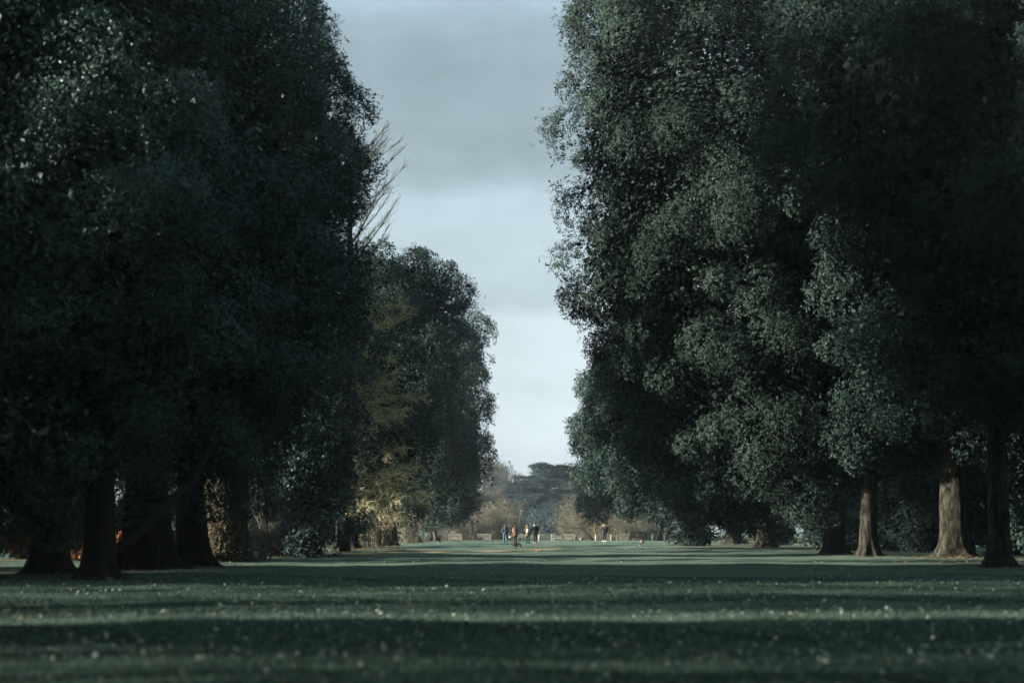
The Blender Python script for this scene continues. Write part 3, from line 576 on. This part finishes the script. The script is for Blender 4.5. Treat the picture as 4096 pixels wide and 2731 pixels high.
cedar(gx(2300, 560), 560, 14.2, 9.0, 'dark flat topped pine right of the cedar, partly behind the last right oak', 402, 'pine_tree', 9, 'cedar', 0.45)
shrub(gx(2235, 440), 440, 5.0, 3, 5.6, 'dark evergreen shrub at the cedar foot, right side', 403, 'cedar', .2, 7, lobe=.9)
shrub(gx(2150, 455), 455, 5.5, 3, 4.2, 'dark evergreen shrub at the cedar foot, left side', 404, 'cedar', .2, 7, lobe=.9)
for i, (px, d, rx, h, lab) in enumerate([(1840, 610, 14, 9, 'hazy evergreen mass behind the bare trees at the left'), (2010, 620, 14, 8, 'hazy evergreen mass behind the bare trees, left of the cedar'),
                                         (2190, 630, 13, 8, 'hazy evergreen mass behind the cedar'), (2380, 610, 14, 10, 'hazy evergreen mass behind the right oaks'), (2540, 600, 14, 9, 'hazy evergreen mass behind the dark bench'), (1680, 600, 14, 9, 'hazy evergreen mass at the far left end')]):
    shrub(gx(px, d), d, rx, 4, h, lab, 410 + i, 'cedar', .6, .9, 'distant_evergreen', 'tree', 1.6)

# brown larch between the left oaks
def larch(x, y, h, label, seed):
    rng = np.random.default_rng(seed); e = empty('larch_tree', (x, y, 0), label, 'tree'); A = []; B = []
    mb = MB(); mb.loft([(0, 0, -.2), (0, 0, .4), (.15, 0, h * .4), (.3, 0, h * .75), (.5, 0, h)], [.42, .3, .24, .14, .03], 9)
    for i in range(120):
        t = rng.uniform(.10, .97); a = rng.uniform(0, 6.28); ln = (1 - t) ** .55 * 5.0 * rng.uniform(.6, 1.1) + .8
        if t > .62: el_ = rng.uniform(.5, .95); ln *= 1.5
        else: el_ = rng.uniform(-.30, .25)
        p = np.array([.4 * t, 0, h * t]); d = unit(np.array([math.cos(a), math.sin(a), el_])); ns = 5; r0 = (.06 * (1.1 - t) + .022) * (.65 if t > .62 else 1)
        for s in range(ns):
            d = unit(d + np.array([0, 0, (.05 if t > .62 else .02)]) + rng.normal(size=3) * .05); q = p + d * ln / ns; A.append((p, q, r0 * (1 - s / ns) + .008, r0 * (1 - (s + 1) / ns) + .008))
            for k in range(27 if t < .62 else 8):
                o = p + (q - p) * rng.random(); dv = unit(d * .8 + rng.normal(size=3) * (.45 if t < .62 else .25) + np.array([0, 0, -.25 if t < .62 else .15])); l2 = rng.uniform(.3, .9); B.append((o, o + dv * l2, .013, .007))
                if t < .62: B.append((o + dv * l2 * .5, o + dv * l2 * .5 + unit(dv + rng.normal(size=3) * .5) * l2 * .6, .011, .007))
            p = q
    S = np.array([np.concatenate([a, b, [c, d]]) for a, b, c, d in A]); tr = mb.build('trunk', M['bark'], e)
    np_mesh('limb', seg_arrays(S[:, :3], S[:, 3:6], S[:, 6], S[:, 7], 6), 4, M['twig'], tr)
    S = np.array([np.concatenate([a, b, [c, d]]) for a, b, c, d in B]); np_mesh('crown', seg_arrays(S[:, :3], S[:, 3:6], S[:, 6], S[:, 7], 3), 4, M['larch'], e)
    return e
larch(-9.75, 141, 24.5, 'tall brown larch with drooping tan sprays and bare upper branches between the left oaks', 421)
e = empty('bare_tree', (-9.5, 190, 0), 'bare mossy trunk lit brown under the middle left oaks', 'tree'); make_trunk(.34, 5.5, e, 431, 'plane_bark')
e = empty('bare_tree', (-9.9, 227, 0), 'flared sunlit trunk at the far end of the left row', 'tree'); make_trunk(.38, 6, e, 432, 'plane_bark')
e = empty('bare_tree', (-11.6, 161, 0), 'thin dull trunk in deep shade of the left row', 'tree'); make_trunk(.16, 6, e, 433, 'bark')

# ------------------------------------------------------------------ benches
def bench(W, material, seat_only=False):
    e = empty('park_bench', (0, 0, 0), '', 'bench'); m = M[material]
    s = MB()
    for i in range(6): s.box((0, -.20 + i * .085, .44), (W - .14, .065, .03))
    s.box((0, .25, .395), (W - .16, .035, .075)); s.box((0, -.215, .395), (W - .16, .035, .075))
    for sx in (-1, 1): s.box((sx * (W / 2 - .10), .02, .395), (.04, .50, .07))
    s.build('seat', m, e, False)
    R = Matrix.Rotation(math.radians(9), 3, 'X'); b = MB()
    def bk(x, z, sx, sz, sy=.03): b.box(Vector((x, -.25, .46)) + R @ Vector((0, 0, z - .46)), (sx, sy, sz), R)
    bk(0, .94, W - .02, .085, .045); bk(0, .53, W - .14, .055, .04); n = int(W / .115)
    for i in range(n): bk(-(W - .24) / 2 + (W - .24) * i / (n - 1), .72, .055, .34, .022)
    b.build('backrest', m, e, False)
    for sx in (-1, 1):
        x = sx * (W / 2 - .035); a = MB(); a.box((x, .02, .665), (.075, .62, .035)); a.build('armrest', m, e, False)
        l = MB(); l.box((x, .26, .325), (.065, .065, .65)); l.build('leg', m, e, False)
        l = MB(); l.loft([(x, -.25, 0), (x, -.25, .46), (x, -.25 - math.sin(math.radians(9)) * .5, .46 + .5 * math.cos(math.radians(9)))], [.045, .045, .042], 4); l.build('leg', m, e, False)
    return e
BG = 'wooden benches facing away at the end of the lawn'
protos = {}
def put_bench(px, d, yaw, material, W, label, dz=0.0):
    key = (material, W)
    if key not in protos: protos[key] = bench(W, material); o = protos[key]
    else: o = copy_tree(protos[key])
    x = gx(px, d); o.location = (x, d, float(ground_z(np.float64(x), np.float64(d))) + dz); o.rotation_euler = (0, 0, math.radians(yaw)); o['label'] = label; o['group'] = BG; o['category'] = 'bench'
    return o
put_bench(1824, 272, -16, 'wood_grey', 1.6, 'leftmost grey slatted bench with its back turned, below the last left oak')
put_bench(1940, 272, -14, 'wood_grey', 1.6, 'grey slatted bench just left of the man in the slate hoodie')
put_bench(2064, 272, -6, 'wood_grey', 1.6, 'grey bench half hidden behind the walker in the plaid wrap')
put_bench(2180, 272, 6, 'wood_sunlit', 1.5, 'sunlit pinkish tan bench right of the walker in the black coat')
put_bench(2278, 272, -18, 'wood_grey', 1.5, 'grey bench with its right arm showing, midway between the walkers')
put_bench(2412, 266, 4, 'wood_sunlit', 1.75, 'sunlit tan bench behind the walker in black')
put_bench(2494, 276, -8, 'wood_grey', 1.6, 'dull grey bench just left of the dark bench')
put_bench(2552, 252, 14, 'wood_dark', 1.75, 'dark shaded bench standing alone on the lawn under the right oaks')
put_bench(2634, 276, 10, 'wood_grey', 1.6, 'grey bench half hidden behind the last right trunk')
put_bench(2690, 236, 12, 'wood_dark', 1.75, 'dark bench deep in shade right of the last right trunk')
put_bench(1749, 219, -84, 'wood_dark', 1.75, 'dark bench seen from its side on the lawn at the left')
put_bench(1628, 284, -30, 'wood_sunlit', 1.5, 'small pale bench far left behind the row end')
e = empty('low_bench', (gx(2232, 284), 284, -.36), 'low backless pale bench between the pinkish tan and grey benches', 'bench')
s = MB(); s.box((0, 0, .42), (1.35, .42, .09)); s.build('seat', M['stone'], e, False)
for sx in (-1, 1): s = MB(); s.box((sx * .5, 0, .18), (.16, .36, .38)); s.build('leg', M['stone'], e, False)
for px, d, h, lab in ((1693, 262, 1.05, 'short brown post with a small plaque at the far left path'), (1897, 296, 1.75, 'small dark plant sign on a stake before the tan willow')):
    e = empty('plant_sign', (gx(px, d), d, float(ground_z(0.0, float(d)))), lab, 'sign'); s = MB(); s.box((0, 0, h / 2), (.07, .07, h)); s.build('post', M['wood_dark'], e, False)
    s = MB(); s.box((0, -.05, h - .12), (.34, .03, .36)); s.build('plaque', M['sign'], e, False)

# ------------------------------------------------------------------ people
def skin_body(J, radii, edges, parent, root):
    names = list(J); me = bpy.data.meshes.new('body'); me.from_pydata([tuple(J[n]) for n in names], [(names.index(a), names.index(b)) for a, b in edges], [])
    o = link_mesh('body', me, M['skin'], parent); md = o.modifiers.new('skin', 'SKIN'); md.use_smooth_shade = True
    for i, n in enumerate(names):
        v = me.skin_vertices[0].data[i]; r = radii[n]; v.radius = r if isinstance(r, tuple) else (r, r); v.use_root = (n == root)
    ss = o.modifiers.new('subdivision', 'SUBSURF'); ss.levels = 1; ss.render_levels = 1
    return o

def person(px, d, height, label, facing, step, arms, cfg, z=None):
    """facing: rotation about Z of a figure built looking along +Y; step: forward offsets of left/right foot; arms: (elbow, wrist) per side"""
    x = gx(px, d); S = height / 1.75
    e = empty('person', (x, d, float(ground_z(np.float64(x), np.float64(d))) + 0.005), label, 'person', cfg.get('group'), facing); e.scale = (S, S, S)
    J = {'pelvis': Vector((0, 0, .95)), 'waist': Vector((0, .01, 1.12)), 'chest': Vector((0, .02, 1.32)), 'neck0': Vector((0, .01, 1.46)), 'neck': Vector((0, .03, 1.52)),
         'jaw': Vector((0, .055, 1.575)), 'face': Vector((0, .045, 1.64)), 'skull': Vector((0, .02, 1.70)), 'nose': Vector((0, .145, 1.625))}
    R = {'pelvis': (.145, .11), 'waist': (.125, .095), 'chest': (.15, .11), 'neck0': .07, 'neck': .055, 'jaw': (.06, .07), 'face': (.074, .088), 'skull': (.07, .085), 'nose': .014}
    E = [('pelvis', 'waist'), ('waist', 'chest'), ('chest', 'neck0'), ('neck0', 'neck'), ('neck', 'jaw'), ('jaw', 'face'), ('face', 'skull'), ('face', 'nose')]
    for sd, sx in (('l', -1), ('r', 1)):
        f = step[0 if sx < 0 else 1]; lift = max(0, -f) * .22
        J['ear' + sd] = Vector((sx * .085, .02, 1.63)); R['ear' + sd] = .015; E.append(('face', 'ear' + sd))
        J['hip' + sd] = Vector((sx * .09, 0, .90)); J['knee' + sd] = Vector((sx * .095, f * .5 + .045, .50 + lift * .3)); J['ankle' + sd] = Vector((sx * .095, f - (.06 if f < 0 else 0), .09 + lift)); J['heel' + sd] = J['ankle' + sd] + Vector((0, -.04, -.045)); J['toe' + sd] = Vector((sx * .11, f + .15, .035 + (0 if f < 0 else .01)))
        R.update({'hip' + sd: .095, 'knee' + sd: .06, 'ankle' + sd: .042, 'heel' + sd: .035, 'toe' + sd: .035})
        E += [('pelvis', 'hip' + sd), ('hip' + sd, 'knee' + sd), ('knee' + sd, 'ankle' + sd), ('ankle' + sd, 'heel' + sd), ('ankle' + sd, 'toe' + sd)]
        el_, wr = arms[0 if sx < 0 else 1]
        J['sh' + sd] = Vector((sx * .182, .01, 1.395)); J['elb' + sd] = Vector((sx * el_[0], el_[1], el_[2])); J['wri' + sd] = Vector((sx * wr[0], wr[1], wr[2]))
        R.update({'sh' + sd: .06, 'elb' + sd: .045, 'wri' + sd: .03}); E += [('chest', 'sh' + sd), ('sh' + sd, 'elb' + sd), ('elb' + sd, 'wri' + sd)]
        dr = (J['wri' + sd] - J['elb' + sd]).normalized(); pm = J['wri' + sd] + dr * .075; J['palm' + sd] = pm; R['palm' + sd] = (.022, .036); E.append(('wri' + sd, 'palm' + sd))
        side = dr.cross(Vector((sx, 0, 0))).normalized() if abs(dr.x) < .9 else Vector((0, 1, 0)); inn = Vector((-sx, 0, 0))
        for q in range(4):
            ln = (.072, .082, .077, .06)[q]; b0 = pm + dr * .03 + side * (.030 - .020 * q); k1 = b0 + dr * ln * .5 + inn * .012; k2 = b0 + dr * ln * .85 + inn * .035
            J[f'f{q}a' + sd] = k1; J[f'f{q}b' + sd] = k2; R[f'f{q}a' + sd] = .009; R[f'f{q}b' + sd] = .007; E += [('palm' + sd, f'f{q}a' + sd), (f'f{q}a' + sd, f'f{q}b' + sd)]
        J['tha' + sd] = J['wri' + sd] + dr * .05 + side * .04; J['thb' + sd] = J['tha' + sd] + dr * .035 + side * .012 + inn * .01; R['tha' + sd] = .011; R['thb' + sd] = .008; E += [('wri' + sd, 'tha' + sd), ('tha' + sd, 'thb' + sd)]
    skin_body(J, R, E, e, 'pelvis')
    # clothing
    tr = MB(); tr.loft([(0, 0, .84), (0, 0, .93), (0, .005, 1.04)], [(.14, .11), (.172, .125), (.155, .115)], 16, fixed=((1, 0, 0), (0, 1, 0)))
    for sd in 'lr':
        h, k, a = J['hip' + sd], J['knee' + sd], J['ankle' + sd]; w = cfg.get('leg', 1.0)
        tr.loft([h + Vector((0, 0, .03)), h.lerp(k, .5), k, k.lerp(a, .45), a + Vector((0, 0, .02))], [.103 * w, .092 * w, .074 * w, .068 * w, .058 * w], 12)
    tr.build('trousers', M[cfg['trousers']], e)
    hem = cfg['hem']; fl = cfg.get('flare', 0); g = cfg.get('bulk', 1.0); j = MB()
    zz = [hem, hem + .03, .95 if hem < .9 else hem + .06, 1.10, 1.22, 1.34, 1.41, 1.455, 1.485]
    rr = [(.185 + fl, .14 + fl), (.19 + fl, .145 + fl), (.182 + fl * .6, .135 + fl * .6), (.172 + fl * .3, .128), (.178, .13), (.186, .132), (.150, .115), (.098, .088), (.075, .07)]
    j.loft([(0, .01 if z_ > 1 else 0, z_) for z_ in zz], [(a * g, b * g) for a, b in rr], 22, fixed=((1, 0, 0), (0, 1, 0)), rip=lambda i, th: 1 + .025 * math.sin(5 * th + i) + .02 * math.sin(9 * th + 2 * i))
    for sd in 'lr':
        s0, el_, w_ = J['sh' + sd], J['elb' + sd], J['wri' + sd]; cn = Vector((0, .015, 1.40))
        j.loft([cn.lerp(s0, .55), s0 + Vector((0, 0, .0)), s0.lerp(el_, .5), el_, el_.lerp(w_, .5), w_ + (w_ - el_).normalized() * .01], [.060 * g, .074 * g, .074 * g, .068 * g, .062 * g, .052 * g], 12)
    j.build(cfg['top_name'], M[cfg['top']], e)
    for sd in 'lr':
        a, t = J['ankle' + sd], J['toe' + sd]; sh = MB(); h = J['heel' + sd]
        sh.loft([a + Vector((0, -.075, -.03)), a + Vector((0, -.04, -.01)), a + Vector((0, .02, -.005)), a.lerp(t, .6) + Vector((0, 0, .005)), t + Vector((0, .03, 0)), t + Vector((0, .065, -.005))], [.034, .053, .052, .047, .042, .022], 12); sh.build('shoe', M[cfg['shoes']], e)
    hr = MB(); hs = cfg.get('hair_size', 1.0); hr.loft([(0, -.03, 1.555 - .07 * cfg.get('hair_long', 0)), (0, -.035, 1.61), (0, -.02, 1.68), (0, -.005, 1.735), (0, .0, 1.772), (0, .0, 1.785)], [(.062 * hs, .055 * hs), (.084 * hs, .072 * hs), (.093 * hs, .098 * hs), (.084 * hs, .096 * hs), (.05, .06), (.012, .015)], 16, fixed=((1, 0, 0), (0, 1, 0)), rip=lambda i, th: 1 + .04 * math.sin(7 * th + i * 2)); hr.build('hair', M[cfg['hair']], e)
    for sx in (-1, 1):
        ey = MB(); c = Vector((sx * .033, .115, 1.648)); ey.loft([c + Vector((0, -.008, 0)), c, c + Vector((0, .008, 0))], [.006, .011, .004], 8); ey.build('eye', M['eye'], e)
    mo = MB(); mo.loft([(-.026, .122, 1.587), (0, .130, 1.588), (.026, .122, 1.587)], [.003, .007, .003], 6); mo.build('mouth', M['rust'], e)
    return e, J
pocket = ((.27, -.07, 1.16), (.20, .09, .99)); hang = ((.255, -.02, 1.15), (.28, .05, .93)); wrapa = ((.23, .04, 1.16), (.07, .19, 1.20))
hp = 'four walkers going away side by side'
e, J = person(2021.5, 203, 1.72, 'man in a slate hoodie and blue jeans walking away at the left of the group', 0.05, (.10, -.12), (pocket, pocket), dict(top='slate', top_name='hoodie', trousers='jeans', shoes='black_cloth', hair='dark_hair', hem=.86, bulk=1.12, leg=1.1, group=hp))
mb = MB(); mb.loft([(0, -.09, 1.36), (0, -.13, 1.42), (0, -.10, 1.49), (0, -.05, 1.53)], [(.06, .03), (.12, .06), (.12, .075), (.08, .05)], 14, fixed=((1, 0, 0), (0, 1, 0))); mb.build('hood', M['slate'], e)
e, J = person(2061, 204, 1.62, 'woman with reddish brown hair in a plaid wrap over a rust jumper, second from left', 0, (-.06, .08), (wrapa, wrapa), dict(top='rust', top_name='jumper', trousers='dark_jeans', shoes='black_cloth', hair='brown_hair', hem=.74, bulk=1.1, leg=.95, hair_size=1.05, hair_long=.5, group=hp))
mb = MB(); mb.loft([(.02, 0, .82), (.03, 0, .90), (.0, 0, 1.02), (-.01, 0, 1.16), (0, 0, 1.30), (0, .0, 1.41), (0, .0, 1.48), (0, .01, 1.53)], [(.19, .15), (.235, .19), (.275, .2), (.28, .2), (.262, .19), (.22, .155), (.125, .115), (.085, .085)], 26, fixed=((1, 0, -.35), (0, 1, 0)), rip=lambda i, th: 1 + .04 * math.sin(6 * th + i) + .03 * math.sin(11 * th)); mb.build('plaid_wrap', M['plaid'], e)
e, J = person(2111.5, 204, 1.64, 'woman in a mustard parka with fur trimmed hood, third walker from the left', -0.04, (.03, -.02), (hang, hang), dict(top='mustard', top_name='parka', trousers='dark_jeans', shoes='black_cloth', hair='dark_hair', hem=.70, bulk=1.2, flare=.02, leg=.95, group=hp))
mb = MB(); mb.loft([(0, -.08, 1.34), (0, -.16, 1.40), (0, -.15, 1.47), (0, -.10, 1.53), (0, -.06, 1.57)], [(.08, .03), (.17, .06), (.185, .08), (.15, .07), (.11, .05)], 18, fixed=((1, 0, 0), (0, 1, 0))); mb.build('hood', M['mustard'], e)
pts = [Vector((.135 * math.cos(a), -.05 + .03 * math.sin(a), 1.595 + .06 * math.sin(a) - .02)) for a in np.linspace(-.3, math.pi + .3, 13)]
mb = MB(); mb.loft(pts, [.04] * 13, 8); mb.build('fur_trim', M['fur'], e)
sp = 1.64 / 1.75
bp = empty('backpack', e.location + Vector((0, -.235 * sp, 1.02 * sp)), 'small white backpack worn by the woman in the mustard parka', 'backpack')
mb = MB(); mb.loft([(0, 0, 0), (0, -.02, .03), (0, -.03, .14), (0, -.02, .24), (0, 0, .30), (0, .02, .33)], [(.12, .05), (.15, .07), (.14, .085), (.12, .075), (.085, .05), (.03, .02)], 18, fixed=((1, 0, 0), (0, 1, 0))); mb.build('pouch', M['white'], bp)
mb = MB(); mb.loft([(-.05, -.085, .25), (0, -.115, .17), (.09, -.09, .13)], [.02, .022, .02], 8); mb.build('flap', M['black_cloth'], bp)
for sx in (-1, 1): mb = MB(); mb.loft([(sx * .07, .02, .28), (sx * .10, .06, .38), (sx * .11, .16, .40)], [.018, .016, .014], 6); mb.build('strap', M['black_cloth'], bp)
e, J = person(2140, 205, 1.83, 'man in black coat and narrow trousers with tan soled shoes, rightmost of the four', 0.08, (-.20, .14), (pocket, pocket), dict(top='black_cloth', top_name='coat', trousers='black_cloth', shoes='tan_shoe', hair='brown_hair', hem=.72, bulk=1.12, leg=.9, group=hp))
mb = MB(); mb.loft([(0, .0, 1.45), (0, -.01, 1.50), (0, .0, 1.55)], [(.115, .11), (.125, .125), (.095, .1)], 16, fixed=((1, 0, 0), (0, 1, 0))); mb.build('scarf', M['grey_scarf'], e)
e, J = person(2417.6, 236, 1.80, 'walker in black jacket and white shoes coming this way', math.pi + .05, (.12, -.05), (hang, pocket), dict(top='black_cloth', top_name='jacket', trousers='black_cloth', shoes='white', hair='dark_hair', hem=.84, bulk=1.22, leg=1.12))
mb = MB(); mb.loft([Vector((.14 * math.cos(a), .0 + .11 * math.sin(a), 1.50 - .03 * math.sin(a))) for a in np.linspace(math.pi * .75, math.pi * 2.25, 14)], [.045] * 14, 8); mb.build('fur_collar', M['fur'], e)
mb = MB(); mb.loft([(-.03, .115, 1.47), (-.045, .15, 1.36), (-.05, .165, 1.24)], [.022, .022, .018], 8); mb.build('scarf', M['grey_scarf'], e)

# ------------------------------------------------------------------ geese and squirrel
GM = [M['goose_brown'], M['goose_pale'], M['goose_black']]
def goose(px, d, yaw, pose, label, s=1.0):
    x = gx(px, d); e = empty('goose', (x, d, float(ground_z(np.float64(x), np.float64(d)))), label, 'goose', 'geese grazing on the lawn', yaw); e.scale = (s, s, s)
    low = .17 if pose == 'rest' else .33; mb = MB()
    body = [(-.36, 0, low + .06), (-.27, 0, low + .05), (-.14, 0, low + .01), (0, 0, low), (.13, 0, low + .01), (.21, 0, low + .03)]; br = [(.02, .012), (.06, .04), (.12, .105), (.15, .14), (.13, .125), (.085, .09)]; bm_ = [2, 0, 0, 0, 1]
    if pose == 'graze': nk = [(.27, 0, low + .02), (.33, 0, low - .04), (.37, 0, low - .15), (.40, 0, low - .24), (.425, 0, low - .285), (.45, 0, low - .31), (.475, 0, low - .325)]
    elif pose == 'stand': nk = [(.24, 0, low + .10), (.26, 0, low + .20), (.27, 0, low + .29), (.285, 0, low + .35), (.32, 0, low + .37), (.36, 0, low + .36), (.40, 0, low + .345)]
    else: nk = [(.25, 0, low + .06), (.29, 0, low + .06), (.34, 0, low + .02), (.38, 0, low - .04), (.41, 0, low - .08), (.44, 0, low - .11), (.47, 0, low - .125)]
    nr = [.05, .036, .03, .03, .04, .034, .010]; nm = [1, 2, 2, 2, 1, 2, 2]
    mb.loft(body + nk, br + nr, 14, bm_ + nm)
    if pose != 'rest':
        for sy in (-1, 1): mb.loft([(.0, sy * .06, low - .08), (-.01, sy * .06, .12), (0, sy * .06, .03)], [.035, .014, .012], 7, 2); mb.loft([(-.03, sy * .06, .012), (.03, sy * .06, .014), (.08, sy * .065, .01)], [(.012, .01), (.025, .009), (.04, .006)], 8, 2)
    mb.build('body', GM, e)
    for sy in (-1, 1):
        w = MB(); w.loft([(.12, sy * .125, low + .045), (0, sy * .150, low + .045), (-.15, sy * .115, low + .05), (-.33, sy * .03, low + .075)], [(.012, .03), (.02, .085), (.018, .075), (.008, .015)], 10); w.build('wing', GM[0], e)
    return e
goose(2062, 159, -.1, 'graze', 'big brown goose grazing just beyond the sandy path, nearest of the geese')
goose(2045, 238, math.pi - .5, 'stand', 'pale breasted goose standing between the two left walkers')
goose(2078, 242, .3, 'rest', 'small pale goose resting right behind the walker in the plaid wrap')
goose(2327, 246, math.pi + .2, 'rest', 'goose lying on the lawn left of the walker in black')
goose(2568, 184, math.pi / 2 + .3, 'graze', 'plump brown goose seen from behind in shade below the dark bench', 1.0)
x, d = gx(2155, 138), 138
e = empty('squirrel', (x, d, float(ground_z(np.float64(x), 138.0))), 'little brown squirrel on the shaded grass on the near side of the path', 'squirrel')
mb = MB(); mb.loft([(.19, 0, .24), (.13, 0, .20), (.09, 0, .12), (.06, 0, .07), (-.02, 0, .075), (-.10, 0, .085), (-.15, 0, .105), (-.19, 0, .10), (-.215, 0, .085)], [.012, .035, .045, .05, .06, .05, .035, .034, .012], 12)
for sy in (-1, 1):
    mb.loft([(-.16, sy * .02, .12), (-.155, sy * .024, .155)], [.012, .004], 6)
    for xx in (-.10, .04): mb.loft([(xx, sy * .03, .06), (xx - .02, sy * .038, .03), (xx - .04, sy * .038, .008)], [.022, .012, .012], 6)
mb.build('body', M['squirrel'], e)

# ------------------------------------------------------------------ grass blades, fallen leaves
rng = np.random.default_rng(77)
def scatter(n, dmin, dmax, pw, wfrac=0.235):
    u = rng.random(n); d = (dmin ** pw + u * (dmax ** pw - dmin ** pw)) ** (1 / pw); x = rng.uniform(-1, 1, n) * d * wfrac
    return np.stack([x, d, ground_z(x, d)], 1)
def flat_leaves(P, size, lift=0.03):
    n = len(P); a = rng.uniform(0, 6.28, n); tilt = rng.normal(size=(n, 3)) * .35; d = np.stack([np.cos(a), np.sin(a), tilt[:, 0]], 1); s = np.stack([-np.sin(a), np.cos(a), tilt[:, 1]], 1)
    ln = size * rng.uniform(.6, 1.4, (n, 1)); P = P + np.array([0, 0, lift]) + np.abs(rng.normal(size=(n, 1))) * [0, 0, .015]
    return np.stack([P, P + d * ln * .5 + s * ln * .28 + [0, 0, .008], P + d * ln, P + d * ln * .5 - s * ln * .28 + [0, 0, .008]], 1).reshape(-1, 3)
Pb = scatter(150000, 20, 75, 0.6); n = len(Pb)
a = rng.uniform(0, 6.28, n); hgt = rng.uniform(.03, .075, n); s = np.stack([np.cos(a), np.sin(a), 0 * a], 1) * .006; ln_ = rng.normal(size=(n, 3)) * .022; ln_[:, 2] = hgt
tag(np_mesh('grass_blades', np.stack([Pb - s, Pb + s, Pb + ln_], 1).reshape(-1, 3), 3, M['blade']), 'short grass blades of the near lawn', kind='stuff')
clus = scatter(420, 26, 110, 0.25); Pp = np.concatenate([scatter(3300, 22, 150, 0.2), scatter(1600, 150, 250, 0.6, .11)] + [clus[i] + np.concatenate([rng.normal(size=(9, 2)) * [.9, 1.6], np.zeros((9, 1))], 1) for i in range(420)])
tag(np_mesh('pale_fallen_leaves', flat_leaves(Pp, .062, .05), 4, M['pale_leaf']), 'pale fallen leaves scattered over the lawn', kind='stuff')
Pq = [scatter(650, 22, 140, 0.3)]
def patch(cx, cy, sx, sy, n, cap=None):
    p = np.stack([rng.normal(cx, sx, n), rng.normal(cy, sy, n)], 1); return np.concatenate([p, ground_z(p[:, 0], p[:, 1])[:, None]], 1)
Pq += [patch(-9.2, 158, 1.6, 3.0, 2600), patch(-12, 122, 1.6, 6, 1300), patch(-9.5, 134, 1.5, 4, 700), patch(20.0, 104, 2.2, 4, 900), patch(21.0, 114, 1.6, 2.5, 700), patch(17, 168, 2.2, 3, 900), patch(19.5, 138, 2, 5, 500), patch(-13, 84, 1.6, 5, 500)]
for q, o in oaks.items():
    if q not in 'STU': Pq.append(patch(o.location.x, o.location.y - .3, 1.1, 1.6, 260))
tag(np_mesh('brown_fallen_leaves', flat_leaves(np.concatenate(Pq), .072, .045), 4, M['litter']), 'brown fallen leaves under the oaks and on the lawn', kind='stuff')

# ------------------------------------------------------------------ haze
hb = MB(); hb.box((0, 315, 21.5), (400, 800, 45.8)); hz = hb.build('haze', [], None, False); tag(hz, kind='stuff')
hm = bpy.data.materials.new('haze'); hm.use_nodes = True; t = hm.node_tree; t.nodes.clear()
o_ = N(t, 'ShaderNodeOutputMaterial'); pv = N(t, 'ShaderNodeVolumePrincipled'); pv.inputs['Color'].default_value = (0.70, 0.90, 1.0, 1); pv.inputs['Density'].default_value = 0.00014; pv.inputs['Anisotropy'].default_value = 0.0
t.links.new(pv.outputs[0], o_.inputs['Volume']); hz.data.materials.append(hm)
sc.cycles.sample_clamp_indirect = 3.0; sc.cycles.sample_clamp_direct = 6.0; sc.cycles.volume_bounces = 0; sc.cycles.max_bounces = 5; sc.cycles.diffuse_bounces = 3; sc.cycles.glossy_bounces = 2; sc.cycles.transmission_bounces = 2; sc.cycles.transparent_max_bounces = 4
